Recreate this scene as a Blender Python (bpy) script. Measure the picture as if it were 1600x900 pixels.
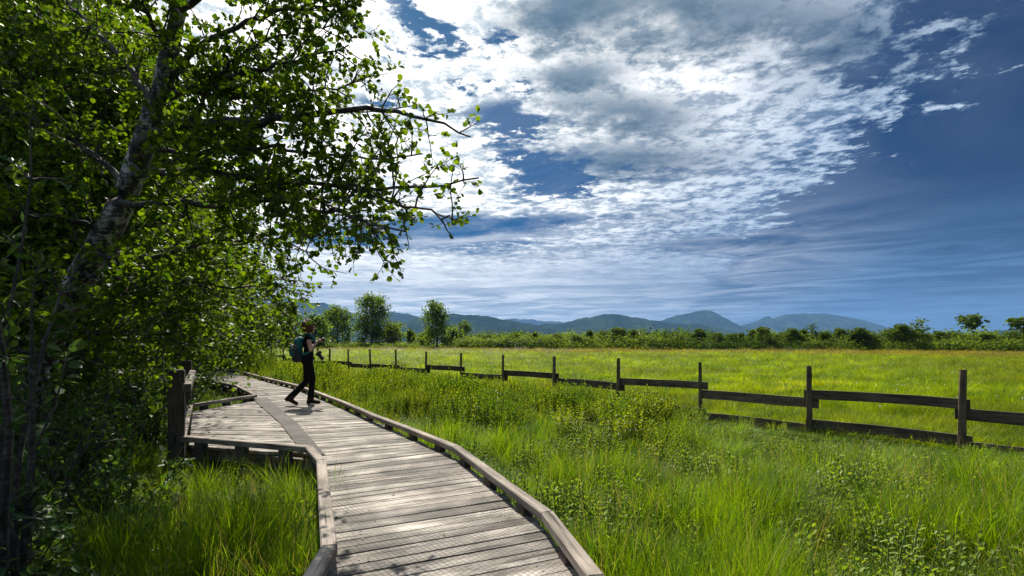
import bpy, bmesh, math, random
import numpy as np
from mathutils import Vector, Matrix, Euler

for o in list(bpy.data.objects):
    bpy.data.objects.remove(o)
SC = bpy.context.scene
COL = SC.collection
R = math.radians

# ------------------------------------------------------------------ camera
CAMZ = 1.55
cam_d = bpy.data.cameras.new('camera')
cam = bpy.data.objects.new('camera', cam_d)
COL.objects.link(cam)
cam.location = (0, 0, CAMZ)
cam.rotation_euler = (R(90), 0, 0)
cam_d.sensor_width = 36.0
cam_d.lens = 18.0
cam_d.shift_y = 87.0 / 1600.0
cam_d.clip_start = 0.05
cam_d.clip_end = 40000
SC.camera = cam

SC.render.engine = 'CYCLES'
SC.cycles.max_bounces = 7
SC.cycles.diffuse_bounces = 3
SC.cycles.glossy_bounces = 2
SC.cycles.transmission_bounces = 4
SC.cycles.transparent_max_bounces = 6
SC.cycles.volume_bounces = 0
SC.cycles.use_denoising = True
SC.cycles.sample_clamp_indirect = 6.0
SC.view_settings.view_transform = 'Standard'
SC.view_settings.look = 'None'
SC.view_settings.exposure = 0.85
SC.view_settings.gamma = 1.0
SC.view_settings.use_curve_mapping = False

# ------------------------------------------------------------------ node helper
class NT:
    def __init__(s, tree):
        s.t = tree; s.n = tree.nodes; s.l = tree.links
    def put(s, sock, v):
        if isinstance(v, bpy.types.NodeSocket): s.l.new(v, sock)
        elif v is not None:
            if isinstance(v, (tuple, list)) and len(v) == 3 and sock.type == 'RGBA': v = (*v, 1)
            sock.default_value = v
    def m(s, op, a, b=None, c=None, clamp=False):
        n = s.n.new('ShaderNodeMath'); n.operation = op; n.use_clamp = clamp
        for i, v in enumerate((a, b, c)):
            if v is not None: s.put(n.inputs[i], v)
        return n.outputs[0]
    def add(s, *a):
        r = a[0]
        for b in a[1:]: r = s.m('ADD', r, b)
        return r
    def mul(s, a, b): return s.m('MULTIPLY', a, b)
    def sub(s, a, b): return s.m('SUBTRACT', a, b)
    def ss(s, x, lo, hi, a=0.0, b=1.0, kind='SMOOTHSTEP'):
        n = s.n.new('ShaderNodeMapRange'); n.interpolation_type = kind
        for i, v in enumerate((x, lo, hi, a, b)): s.put(n.inputs[i], v)
        return n.outputs[0]
    def comb(s, x, y, z):
        n = s.n.new('ShaderNodeCombineXYZ')
        for i, v in enumerate((x, y, z)): s.put(n.inputs[i], v)
        return n.outputs[0]
    def sep(s, v):
        n = s.n.new('ShaderNodeSeparateXYZ'); s.put(n.inputs[0], v); return n.outputs
    def noise(s, vec, scale, detail=4, rough=0.55, dist=0.0, color=False):
        n = s.n.new('ShaderNodeTexNoise'); s.put(n.inputs['Vector'], vec)
        n.inputs['Scale'].default_value = scale; n.inputs['Detail'].default_value = detail
        n.inputs['Roughness'].default_value = rough; n.inputs['Distortion'].default_value = dist
        return n.outputs['Color' if color else 'Fac']
    def voronoi(s, vec, scale, rand=1.0):
        n = s.n.new('ShaderNodeTexVoronoi'); s.put(n.inputs['Vector'], vec)
        n.inputs['Scale'].default_value = scale; n.inputs['Randomness'].default_value = rand
        return n.outputs['Distance']
    def mix(s, f, a, b, blend='MIX'):
        n = s.n.new('ShaderNodeMix'); n.data_type = 'RGBA'; n.blend_type = blend
        s.put(n.inputs[0], f); s.put(n.inputs[6], a); s.put(n.inputs[7], b)
        return n.outputs[2]
    def vmul(s, v, k):
        n = s.n.new('ShaderNodeVectorMath'); n.operation = 'MULTIPLY'
        s.put(n.inputs[0], v); s.put(n.inputs[1], k); return n.outputs[0]
    def vadd(s, v, k):
        n = s.n.new('ShaderNodeVectorMath'); n.operation = 'ADD'
        s.put(n.inputs[0], v); s.put(n.inputs[1], k); return n.outputs[0]
    def dot(s, v, k):
        n = s.n.new('ShaderNodeVectorMath'); n.operation = 'DOT_PRODUCT'
        s.put(n.inputs[0], v); s.put(n.inputs[1], k); return n.outputs['Value']
    def gauss(s, u, v, u0, v0, su, sv, ang=0.0):
        du = s.sub(u, u0); dv = s.sub(v, v0)
        if ang:
            c, q = math.cos(ang), math.sin(ang)
            du, dv = s.add(s.mul(du, c), s.mul(dv, q)), s.sub(s.mul(dv, c), s.mul(du, q))
        a = s.mul(du, 1 / su); b = s.mul(dv, 1 / sv)
        return s.m('EXPONENT', s.mul(s.add(s.mul(a, a), s.mul(b, b)), -1.0))

# ------------------------------------------------------------------ sky and sun
SUN_EL, SUN_AZ = R(47), R(-19)          # azimuth from +Y towards +X
SUN = Vector((math.sin(SUN_AZ) * math.cos(SUN_EL), math.cos(SUN_AZ) * math.cos(SUN_EL), math.sin(SUN_EL)))
W = bpy.data.worlds.new('World'); SC.world = W; W.use_nodes = True
k = NT(W.node_tree)
for n in list(k.n): k.n.remove(n)
wout = k.n.new('ShaderNodeOutputWorld'); bg = k.n.new('ShaderNodeBackground')
k.l.new(bg.outputs[0], wout.inputs[0])
STR = 0.1
bg.inputs['Strength'].default_value = STR
sky = k.n.new('ShaderNodeTexSky'); sky.sky_type = 'NISHITA'; sky.sun_disc = False
sky.sun_elevation = SUN_EL; sky.sun_rotation = SUN_AZ % (2 * math.pi)
sky.air_density = 1.0; sky.dust_density = 0.6; sky.ozone_density = 1.0
tc = k.n.new('ShaderNodeTexCoord').outputs['Generated']
dx, dy, dz = k.sep(tc)
dzc = k.m('MAXIMUM', dz, 0.012)
u = k.m('DIVIDE', dx, dzc); v = k.m('DIVIDE', dy, dzc)      # the cloud ceiling as a plane overhead
uv = k.comb(u, v, 0.0)
warp = k.vmul(k.vadd(k.noise(uv, 1.6, 4, 0.55, color=True), (-0.5, -0.5, -0.5)), (0.30, 0.30, 0.0))
uvw = k.vadd(uv, warp)
n_big = k.noise(k.vadd(uvw, (3.1, 7.7, 0)), 0.75, 5, 0.55)
n_mid = k.noise(k.vadd(uvw, (11.3, 2.2, 0)), 3.0, 8, 0.66)
n_mid = k.add(0.5, k.mul(k.sub(n_mid, 0.5), k.ss(v, 4.0, 11.0, 1.0, 0.25)))
n_cell0 = k.noise(k.vadd(uv, (5.5, 1.2, 4)), 8.0, 8, 0.70, 0.15)
calm = k.ss(v, 3.2, 7.5, 1.0, 0.08)
n_cell = k.mul(k.sub(n_cell0, 0.5), calm)
sdot = k.dot(tc, tuple(SUN))
near = k.ss(sdot, 0.63, 0.91)                   # close to the sun
# altocumulus sheet with a straight edge running away to the right
e = k.sub(k.add(1.12, k.mul(v, 0.300)), u)
sheet = k.ss(k.add(e, k.mul(k.sub(n_big, 0.5), 0.9), k.mul(k.sub(n_mid, 0.5), 1.0), k.mul(n_cell, 0.5)), -0.05, 0.60)
D = k.add(k.mul(sheet, 0.86), k.mul(k.sub(n_mid, 0.5), 1.05), k.mul(n_cell, 1.45), k.mul(k.sub(n_big, 0.5), 0.25))
hole = None
for (hu, hv, su, sv, a, amp) in ((0.30, 3.10, 0.36, 0.46, 0.5, 0.85), (-0.02, 2.30, 0.24, 0.26, -0.5, 0.78), (-0.31, 1.62, 0.08, 0.20, -0.3, 0.80),
                                 (-0.06, 1.66, 0.07, 0.09, 0.0, 0.55), (0.08, 1.98, 0.07, 0.07, 0.0, 0.55), (-0.55, 2.1, 0.15, 0.10, 0.3, 0.5), (0.02, 2.75, 0.16, 0.14, 0.2, 0.6), (-0.15, 1.95, 0.10, 0.07, 0.0, 0.5),
                                 (-0.85, 4.65, 1.45, 0.60, -0.22, 1.05), (0.2, 4.3, 0.5, 0.25, 0.0, 0.3), (-0.1, 5.6, 0.9, 0.5, 0.0, 0.45), (2.05, 5.2, 0.60, 0.45, 0.0, 0.9)):
    g = k.mul(k.gauss(k.add(u, k.mul(k.sub(n_mid, 0.5), 0.9)), k.add(v, k.mul(n_cell, 0.8)), hu, hv, su, sv, a), amp)
    hole = g if hole is None else k.add(hole, g)
D = k.sub(D, hole)
alpha = k.ss(D, 0.24, 0.58)
# grey undersides where the sheet is thick
thick = k.mul(k.ss(k.noise(k.vadd(uvw, (1.7, 9.1, 2)), 1.5, 5, 0.55), 0.50, 0.72), 0.25)
for (hu, hv, su, sv, a, amp) in ((0.52, 1.56, 0.34, 0.22, 0.15, 2.0), (0.15, 1.57, 0.11, 0.16, 0.4, 2.0), (0.28, 1.93, 0.15, 0.10, 0.2, 1.7),
                                 (0.52, 2.27, 0.30, 0.17, 0.4, 2.0), (0.66, 2.85, 0.40, 0.26, 0.2, 1.7), (1.10, 1.72, 0.30, 0.12, 0.5, 1.4),
                                 (1.30, 1.45, 0.40, 0.12, 0.3, 1.0)):
    g = k.mul(k.gauss(k.add(u, k.mul(k.sub(n_mid, 0.5), 0.55)), k.add(v, k.mul(n_cell, 0.4)), hu, hv, su, sv, a), amp)
    thick = k.add(thick, g)
thick = k.mul(thick, k.ss(k.add(n_mid, k.mul(n_cell, 0.3)), 0.30, 0.66, 0.30, 1.2))
thick = k.sub(1.0, k.m('EXPONENT', k.mul(thick, -1.6)))
lit = k.ss(k.add(k.mul(D, 0.35), k.mul(n_cell, 1.6), k.mul(k.sub(n_mid, 0.5), 0.5)), 0.04, 0.50)
c_far = k.mix(lit, (0.080, 0.140, 0.245), (0.41, 0.50, 0.61))
c_near = k.mix(lit, (0.42, 0.49, 0.54), (1.35, 1.31, 1.26))
c_cloud = k.mix(near, c_far, c_near)
c_dark = k.mix(near, (0.040, 0.075, 0.130), (0.055, 0.110, 0.165))
c_dark = k.mix(k.ss(k.add(n_mid, n_cell), 0.35, 0.75), c_dark, k.mix(near, (0.085, 0.140, 0.220), (0.12, 0.19, 0.26)))
c_cloud = k.mix(thick, c_cloud, c_dark)
# high thin veil, drawn out in streaks
st = k.noise(k.comb(k.add(k.mul(u, 0.42), k.mul(v, -0.14)), k.add(k.mul(v, 0.62), k.mul(u, 0.30)), 1.0), 1.2, 8, 0.66, 0.8)
veil = k.mul(k.ss(st, 0.36, 0.70), k.ss(v, 2.6, 6.5, 0.10, 0.95))
low = k.ss(dz, 0.02, 0.20, 1.0, 0.0)
veil = k.m('MINIMUM', k.add(veil, k.mul(low, 0.30)), 1.0)
c_veil = k.mix(k.ss(sdot, 0.44, 0.78), (0.070, 0.160, 0.300), (0.92, 0.93, 0.94))
tint = k.mix(k.ss(sdot, 0.45, 0.92), (0.012, 0.050, 0.118), (0.001, 0.098, 0.200))
c_sky = k.mix(1.0, sky.outputs[0], tint, 'MULTIPLY')
amp = lambda c: k.mix(1.0, c, (0.79 / STR,) * 3, 'MULTIPLY')
for n_ in k.n:
    if n_.bl_idname == 'ShaderNodeMix': n_.clamp_result = False; n_.clamp_factor = True
c = k.mix(k.mul(veil, 0.85), c_sky, amp(c_veil))
c = k.mix(k.mul(alpha, k.ss(v, 5.5, 11.0, 1.0, 0.30)), c, amp(c_cloud))
below = k.ss(dz, -0.02, 0.0)
c = k.mix(below, amp((0.05, 0.07, 0.03)), c)
k.l.new(c, bg.inputs['Color'])
W.cycles.sampling_method = 'NONE'

sun_d = bpy.data.lights.new('sun', 'SUN'); sun_d.energy = 4.9; sun_d.angle = R(0.6); sun_d.color = (1.0, 0.94, 0.82)
sun_o = bpy.data.objects.new('sun', sun_d); COL.objects.link(sun_o)
sun_o.rotation_euler = SUN.to_track_quat('Z', 'Y').to_euler()
sun_o.location = (0, 0, 50)

# ------------------------------------------------------------------ helpers
def P(px, py, Y):
    return Vector(((px - 800) / 800 * Y, Y, CAMZ - (py - 537) / 800 * Y))

def link(o, parent=None):
    COL.objects.link(o)
    if parent is not None: o.parent = parent
    return o

def mesh_np(name, V, F, mat=None, smooth=False):
    """F: list of integer arrays (n, k); several arrays may be given for different k"""
    me = bpy.data.meshes.new(name)
    V = np.asarray(V, dtype=np.float32)
    me.vertices.add(len(V)); me.vertices.foreach_set('co', V.ravel())
    loops = np.concatenate([np.asarray(f, dtype=np.int32).ravel() for f in F])
    sizes = np.concatenate([np.full(len(f), np.asarray(f).shape[1], dtype=np.int32) for f in F])
    starts = np.concatenate([[0], np.cumsum(sizes)[:-1]]).astype(np.int32)
    me.loops.add(len(loops)); me.loops.foreach_set('vertex_index', loops)
    me.polygons.add(len(sizes)); me.polygons.foreach_set('loop_start', starts)
    if smooth: me.polygons.foreach_set('use_smooth', np.ones(len(sizes), dtype=bool))
    me.update(calc_edges=True)
    if mat: me.materials.append(mat)
    return me

def bm_mesh(name, bm, mat=None, smooth=False):
    me = bpy.data.meshes.new(name)
    bmesh.ops.recalc_face_normals(bm, faces=bm.faces)
    bm.to_mesh(me); bm.free()
    if smooth:
        for p in me.polygons: p.use_smooth = True
    if mat: me.materials.append(mat)
    return me

def obj(name, me, parent=None, **props):
    o = bpy.data.objects.new(name, me)
    for a, b in props.items(): o[a] = b
    return link(o, parent)

def empty(name, loc=(0, 0, 0), parent=None, **props):
    o = bpy.data.objects.new(name, None); o.location = loc; o.empty_display_size = 0.1
    for a, b in props.items(): o[a] = b
    return link(o, parent)

def hexa(corners, name, mat, bevel=0.0):
    """8 corners: bottom 4 (ccw) then top 4"""
    bm = bmesh.new()
    vs = [bm.verts.new(c) for c in corners]
    for f in ((3, 2, 1, 0), (4, 5, 6, 7), (0, 1, 5, 4), (1, 2, 6, 5), (2, 3, 7, 6), (3, 0, 4, 7)):
        bm.faces.new([vs[i] for i in f])
    if bevel: bmesh.ops.bevel(bm, geom=list(bm.edges), offset=bevel, segments=1, affect='EDGES')
    return bm_mesh(name, bm, mat)

def beam(a, b, w, h, name, mat, bevel=0.006, wob=0.0):
    """a horizontal-ish timber from a to b, top along a-b, w wide, h high"""
    a = Vector(a); b = Vector(b); d = (b - a).normalized()
    s = Vector((d.y, -d.x, 0)).normalized() * w / 2
    dn = Vector((0, 0, -h))
    if wob:
        bm = bmesh.new(); rings = []
        n = 7
        for i in range(n + 1):
            t = i / n; p = a.lerp(b, t)
            j = Vector((0, 0, wob * math.sin(math.pi * t) + random.uniform(-.004, .004)))
            hh = dn * random.uniform(.95, 1.04)
            rings.append([bm.verts.new(p + j + s + dn * 0), bm.verts.new(p + j - s), bm.verts.new(p + j - s + hh), bm.verts.new(p + j + s + hh)])
        for i in range(n):
            for q in range(4):
                bm.faces.new((rings[i][q], rings[i][(q + 1) % 4], rings[i + 1][(q + 1) % 4], rings[i + 1][q]))
        bm.faces.new(rings[0]); bm.faces.new(rings[-1][::-1])
        return bm_mesh(name, bm, mat)
    return hexa([a - s + dn, a + s + dn, b + s + dn, b - s + dn, a - s, a + s, b + s, b - s], name, mat, bevel)

def tube(pts, rad, sides=6, cap=True):
    """numpy tube -> V, quads"""
    pts = np.asarray([tuple(p) for p in pts], dtype=float); n = len(pts)
    rad = np.broadcast_to(np.asarray(rad, dtype=float), (n,))
    t = np.gradient(pts, axis=0); t /= np.linalg.norm(t, axis=1)[:, None] + 1e-9
    ref = np.array([0.31, 0.17, 0.93]); ref = np.where(np.abs(t @ ref)[:, None] > .95, np.array([[1., 0, 0]]), ref[None])
    a = np.cross(t, ref); a /= np.linalg.norm(a, axis=1)[:, None] + 1e-9
    b = np.cross(t, a)
    an = np.linspace(0, 2 * np.pi, sides, endpoint=False)
    V = pts[:, None] + rad[:, None, None] * (np.cos(an)[None, :, None] * a[:, None] + np.sin(an)[None, :, None] * b[:, None])
    V = V.reshape(-1, 3)
    i = np.arange(n - 1)[:, None] * sides; q = np.arange(sides)[None]
    F = np.stack([i + q, i + (q + 1) % sides, i + sides + (q + 1) % sides, i + sides + q], -1).reshape(-1, 4)
    return V, F

class Acc:
    """collects numpy pieces with quads"""
    def __init__(s): s.V = []; s.F = []; s.n = 0
    def add(s, V, F):
        s.V.append(V); s.F.append(np.asarray(F) + s.n); s.n += len(V)
    def mesh(s, name, mat, smooth=True):
        return mesh_np(name, np.concatenate(s.V), [np.concatenate(s.F)], mat, smooth)

def norm(a): return a / (np.linalg.norm(a, axis=-1, keepdims=True) + 1e-9)

# leaf templates: along x, across y, normal z ; two quads folded on the midrib
LEAF_ROUND = np.array([[0, 0, 0], [.30, -.40, .10], [.80, -.42, .08], [1, 0, -.06], [.80, .42, .08], [.30, .40, .10]])
LEAF_OVAL = np.array([[0, 0, 0], [.28, -.26, .07], [.68, -.24, .05], [1, 0, -.10], [.68, .24, .05], [.28, .26, .07]])
LEAF_LANCE = np.array([[0, 0, 0], [.25, -.12, .04], [.62, -.11, .0], [1, 0, -.16], [.62, .11, .0], [.25, .12, .04]])
LEAF_Q = np.array([[0, 1, 2, 3], [0, 3, 4, 5]])
def leaves(pos, dirv, nrm, size, T=LEAF_ROUND):
    d = norm(dirv); s = norm(np.cross(nrm, d)); n = np.cross(d, s)
    V = pos[:, None] + size[:, None, None] * (T[None, :, 0:1] * d[:, None] + T[None, :, 1:2] * s[:, None] + T[None, :, 2:3] * n[:, None])
    m = len(T)
    F = (np.arange(len(pos))[:, None, None] * m + LEAF_Q[None]).reshape(-1, 4)
    return V.reshape(-1, 3), F

# ------------------------------------------------------------------ materials
def new_mat(name):
    m = bpy.data.materials.new(name); m.use_nodes = True
    q = NT(m.node_tree)
    b = next(n for n in q.n if n.bl_idname == 'ShaderNodeBsdfPrincipled')
    o = next(n for n in q.n if n.bl_idname == 'ShaderNodeOutputMaterial')
    return m, q, b, o

def leaf_mat(name, ca, cb, trans=0.45, tcol=None, rough=0.5, island=True, posnoise=0.0, cc=None, spec=0.25):
    m, q, b, o = new_mat(name)
    if island: rnd = q.n.new('ShaderNodeNewGeometry').outputs['Random Per Island']
    else: rnd = q.n.new('ShaderNodeObjectInfo').outputs['Random']
    col = q.mix(rnd, ca, cb)
    if posnoise:
        pos = q.n.new('ShaderNodeNewGeometry').outputs['Position']
        f = q.ss(q.noise(pos, posnoise, 3, .6), .42, .62)
        col = q.mix(f, col, cc)
    q.put(b.inputs['Base Color'], col); b.inputs['Roughness'].default_value = rough
    b.inputs['Specular IOR Level'].default_value = spec
    tr = q.n.new('ShaderNodeBsdfTranslucent')
    q.put(tr.inputs['Color'], q.mix(1.0, col, tcol or (1.75, 1.55, .6), 'MULTIPLY'))
    mx = q.n.new('ShaderNodeMixShader'); mx.inputs[0].default_value = trans
    q.l.new(b.outputs[0], mx.inputs[1]); q.l.new(tr.outputs[0], mx.inputs[2]); q.l.new(mx.outputs[0], o.inputs['Surface'])
    return m

def bump(q, b, h, strength=0.4, dist=0.01):
    n = q.n.new('ShaderNodeBump'); n.inputs['Strength'].default_value = strength; n.inputs['Distance'].default_value = dist
    q.put(n.inputs['Height'], h); q.l.new(n.outputs[0], b.inputs['Normal'])

def wood_mat(name, light, dark, grain_axis='X', wire=False, scale=1.0, per_obj=0.5, rough=.8):
    m, q, b, o = new_mat(name)
    tex = q.n.new('ShaderNodeTexCoord').outputs['Object']
    rnd = q.n.new('ShaderNodeObjectInfo').outputs['Random']
    off = q.vmul(q.comb(rnd, rnd, rnd), (37.0, 91.0, 53.0))
    st = {'X': (1.6, 26, 26), 'Z': (26, 26, 1.6)}[grain_axis]
    v_ = q.vadd(q.vmul(tex, tuple(s * scale for s in st)), off)
    g1 = q.noise(v_, 1.0, 6, .65, .6)
    g2 = q.noise(q.vadd(q.vmul(tex, (2.2, 5, 5)), off), 1.0, 4, .6)
    f = q.ss(q.add(q.mul(g1, .65), q.mul(g2, .55)), .40, .80)
    col = q.mix(f, dark, light)
    crack = q.ss(q.noise(q.vadd(q.vmul(v_, (.5, 1.2, 1.2)), (9, 9, 9)), 1.0, 3, .5), .30, .38)
    col = q.mix(crack, tuple(c_ * .25 for c_ in dark), col)
    tone = q.ss(rnd, 0, 1, 1 - per_obj, 1.0 + per_obj * .25, 'LINEAR')
    col = q.mix(1.0, col, q.comb(tone, tone, tone), 'MULTIPLY')
    h = q.add(q.mul(g1, .6), q.mul(crack, .5))
    if wire:
        x, y, z = q.sep(q.n.new('ShaderNodeNewGeometry').outputs['Position'])
        a = q.m('ABSOLUTE', q.sub(q.m('FRACT', q.mul(q.add(x, q.mul(y, .8)), 24.0)), .5))
        c2 = q.m('ABSOLUTE', q.sub(q.m('FRACT', q.mul(q.sub(x, q.mul(y, .8)), 24.0)), .5))
        net = q.m('MAXIMUM', q.ss(a, .37, .47), q.ss(c2, .37, .47))
        patch = q.ss(q.noise(q.comb(x, y, z), 1.3, 3, .6), .38, .58, .35, 1.0)
        col = q.mix(q.mul(net, q.mul(patch, .62)), col, (.035, .03, .028))
        ox, oy, oz = q.sep(tex)
        nx = q.sub(q.m('ABSOLUTE', ox), .50); ny = q.sub(q.m('ABSOLUTE', oy), .034)
        nail = q.ss(q.add(q.mul(nx, nx), q.mul(ny, ny)), .00002, .00007, 1.0, 0.0)
        kn = q.ss(q.voronoi(q.vadd(q.vmul(tex, (2.6, 7, 0)), off), 1.0), .05, .13, .75, 0.0)
        col = q.mix(kn, col, (.055, .04, .03))
        col = q.mix(nail, col, (.03, .022, .018))
        h = q.add(h, q.mul(net, .8))
        stain = q.ss(q.noise(q.vadd(q.comb(x, y, 0), (4, 2, 0)), 2.1, 5, .65), .36, .66, .50, 1.08)
        col = q.mix(1.0, col, q.comb(stain, stain, stain), 'MULTIPLY')
    q.put(b.inputs['Base Color'], col); b.inputs['Roughness'].default_value = rough
    b.inputs['Specular IOR Level'].default_value = .25
    bump(q, b, h, .55, .006)
    return m

def plain(name, col, rough=.7, metal=0.0, noise=0.25, nscale=14, bmp=.2):
    m, q, b, o = new_mat(name)
    tex = q.n.new('ShaderNodeTexCoord').outputs['Object']
    n = q.noise(tex, nscale, 4, .6)
    q.put(b.inputs['Base Color'], q.mix(q.ss(n, .3, .7), tuple(c_ * (1 - noise) for c_ in col), tuple(min(1, c_ * (1 + noise)) for c_ in col)))
    b.inputs['Roughness'].default_value = rough; b.inputs['Metallic'].default_value = metal
    if bmp: bump(q, b, n, bmp, .004)
    return m

M_PLANK = wood_mat('weathered_plank', (.56, .505, .445), (.13, .104, .085), 'X', wire=True, per_obj=.5)
M_RAIL = wood_mat('rail_timber', (.36, .305, .255), (.09, .075, .06), 'X', per_obj=.3)
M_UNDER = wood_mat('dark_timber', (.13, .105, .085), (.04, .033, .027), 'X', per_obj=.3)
M_POST = wood_mat('dark_post', (.15, .115, .09), (.045, .035, .028), 'Z', per_obj=.3)
M_FPOST = wood_mat('fence_post_wood', (.22, .155, .105), (.05, .034, .023), 'Z', per_obj=.3)
M_FRAIL = wood_mat('fence_rail_wood', (.17, .130, .095), (.035, .026, .019), 'X', per_obj=.3)
M_STRIP = wood_mat('worn_strip', (.115, .10, .09), (.035, .03, .027), 'X', wire=True, per_obj=.1)

def bark(name, light, dark, patch=.5, scale=1.0):
    m, q, b, o = new_mat(name)
    tex = q.n.new('ShaderNodeTexCoord').outputs['Object']
    n = q.noise(q.vmul(tex, (1, 1, .45)), 9 * scale, 6, .65, .5)
    n2 = q.noise(q.vmul(tex, (1, 1, 3.5)), 14 * scale, 3, .6)
    f = q.ss(q.add(q.mul(n, .75), q.mul(n2, .35)), patch, patch + .14)
    q.put(b.inputs['Base Color'], q.mix(f, dark, light)); b.inputs['Roughness'].default_value = .85
    bump(q, b, q.add(n, q.mul(f, .4)), .7, .02)
    return m
M_BARK = bark('lichen_bark', (.46, .44, .39), (.034, .028, .023), .53)
M_BARKD = bark('dark_bark', (.10, .08, .065), (.03, .024, .02), .5)
M_BIRCH = bark('pale_bark', (.50, .48, .44), (.10, .09, .08), .42)

M_ALDER = leaf_mat('alder_leaf', (.026, .068, .006), (.100, .165, .010), .56, tcol=(2.0, 1.75, .5))
M_TREEB = leaf_mat('background_leaf', (.020, .056, .006), (.090, .150, .012), .50)
M_SHRUB = leaf_mat('shrub_leaf', (.030, .078, .016), (.080, .145, .026), .40)
M_SAPL = leaf_mat('sapling_leaf', (.030, .075, .018), (.060, .115, .030), .35)
M_WEED = leaf_mat('weed_leaf', (.120, .200, .008), (.250, .300, .012), .48, spec=.15, posnoise=1.1, cc=(.095, .180, .008))
M_WEED2 = leaf_mat('tall_weed_leaf', (.100, .190, .020), (.22, .30, .03), .45, spec=.2)
M_STEM = plain('green_stem', (.10, .14, .03), .7)
M_MIDTREE = leaf_mat('mid_tree_leaf', (.045, .100, .012), (.120, .190, .020), .50, spec=.08)
M_FARTREE = leaf_mat('far_tree_leaf', (.036, .078, .012), (.095, .145, .020), .45, spec=.05)
M_SCRUB = leaf_mat('scrub_leaf', (.075, .135, .014), (.150, .210, .026), .45, posnoise=.035, cc=(.040, .080, .012), spec=.05)

def field_color(q):
    x, y, z = q.sep(q.n.new('ShaderNodeNewGeometry').outputs['Position'])
    pos = q.comb(x, y, 0)
    big = q.noise(q.vmul(pos, (.05, .11, 0)), 1.0, 4, .55)
    mid = q.noise(q.vmul(pos, (.5, .8, 0)), 1.0, 4, .6)
    col = q.mix(q.ss(mid, .35, .68), (.075, .145, .003), (.275, .350, .004))
    col = q.mix(q.mul(q.ss(big, .46, .60), .75), col, (.105, .135, .010))
    sm = q.noise(q.vmul(pos, (.16, .42, 0)), 1.0, 5, .65)
    col = q.mix(q.mul(q.ss(sm, .54, .66), .7), col, (.070, .105, .008))
    col = q.mix(q.mul(q.ss(sm, .44, .34), .55), col, (.34, .36, .02))
    s = q.add(q.mul(x, .4235), q.mul(y, .906))
    br = q.ss(q.add(s, q.mul(q.sub(big, .5), 40)), 56, 84)
    col = q.mix(q.mul(br, .92), col, (.170, .140, .040))
    return col

# ground: soil and moss near the boardwalk, meadow colour beyond
M_GROUND, q, b, o = new_mat('meadow_ground')
x, y, z = q.sep(q.n.new('ShaderNodeNewGeometry').outputs['Position'])
fl = q.add(q.mul(q.sub(x, 6.5), .734), q.mul(q.sub(y, 7.4), .679))          # metres beyond the fence line
near_c = q.mix(q.ss(q.noise(q.comb(x, y, 0), 3.0, 5, .6), .35, .65), (.018, .020, .008), (.040, .055, .012))
colg = q.mix(q.ss(fl, -1.0, 4.0), near_c, field_color(q))
far_g = q.ss(y, 125, 170)
colg = q.mix(far_g, colg, (.030, .055, .015))
q.put(b.inputs['Base Color'], colg); b.inputs['Roughness'].default_value = .95; b.inputs['Specular IOR Level'].default_value = .05
bump(q, b, q.noise(q.comb(x, y, 0), 5.0, 6, .7), .8, .12)

def grass_mat(name, ca, cb, trans, tcol, field=False, dry=None):
    m, q, b, o = new_mat(name)
    rnd = q.n.new('ShaderNodeObjectInfo').outputs['Random']
    geo = q.n.new('ShaderNodeNewGeometry')
    isl = geo.outputs['Random Per Island']
    if field:
        col = field_color(q)
        t = q.ss(rnd, 0, 1, .72, 1.2, 'LINEAR')
        col = q.mix(1.0, col, q.comb(t, t, t), 'MULTIPLY')
    else:
        col = q.mix(rnd, ca, cb)
        col = q.mix(q.ss(q.noise(geo.outputs['Position'], .9, 3, .6), .45, .62), col, tuple(a * .45 + b_ * .75 for a, b_ in zip(ca, cb)))
    t = q.ss(isl, 0, 1, .55, 1.40, 'LINEAR')
    col = q.mix(1.0, col, q.comb(t, t, q.mul(t, .9)), 'MULTIPLY')
    if dry: col = q.mix(q.ss(isl, .90, .93), col, dry)
    q.put(b.inputs['Base Color'], col); b.inputs['Roughness'].default_value = .5; b.inputs['Specular IOR Level'].default_value = .12 if field else .25
    tr = q.n.new('ShaderNodeBsdfTranslucent'); q.put(tr.inputs['Color'], q.mix(1.0, col, tcol, 'MULTIPLY'))
    mx = q.n.new('ShaderNodeMixShader'); mx.inputs[0].default_value = trans
    q.l.new(b.outputs[0], mx.inputs[1]); q.l.new(tr.outputs[0], mx.inputs[2]); q.l.new(mx.outputs[0], o.inputs['Surface'])
    return m
M_GRASS = grass_mat('sedge_grass', (.032, .100, .003), (.165, .265, .005), .50, (1.75, 1.6, .4), dry=(.22, .20, .06))
M_FGRASS = grass_mat('meadow_grass', None, None, .50, (1.75, 1.65, .3), field=True)

# ------------------------------------------------------------------ ground, mountains, haze
rng = np.random.default_rng(7)
def ground_z(x, y):
    x = np.asarray(x, float); y = np.asarray(y, float)
    near_ = np.exp(-((x - 2) ** 2 + (y - 6) ** 2) / 900)
    return near_ * (.05 * np.sin(x * 1.3 + y * .7) + .04 * np.sin(y * 1.9 - x * .6)) - .03
gx = np.concatenate([-np.geomspace(8500, 42, 24), np.linspace(-40, 40, 161), np.geomspace(42, 8500, 24)])
gy = np.concatenate([-np.geomspace(900, 12, 12), np.linspace(-10, 60, 141), np.geomspace(62, 11500, 36)])
GX, GY = np.meshgrid(gx, gy, indexing='ij')
GV = np.stack([GX, GY, ground_z(GX, GY)], -1).reshape(-1, 3)
a_, b_ = len(gx), len(gy)
ii = (np.arange(a_ - 1)[:, None] * b_ + np.arange(b_ - 1)[None]).ravel()
ground = obj('ground', mesh_np('ground', GV, [np.stack([ii, ii + b_, ii + b_ + 1, ii + 1], 1)], M_GROUND, True), kind='structure',
             label='flat green meadow ground reaching to the foot of the mountains')

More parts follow.
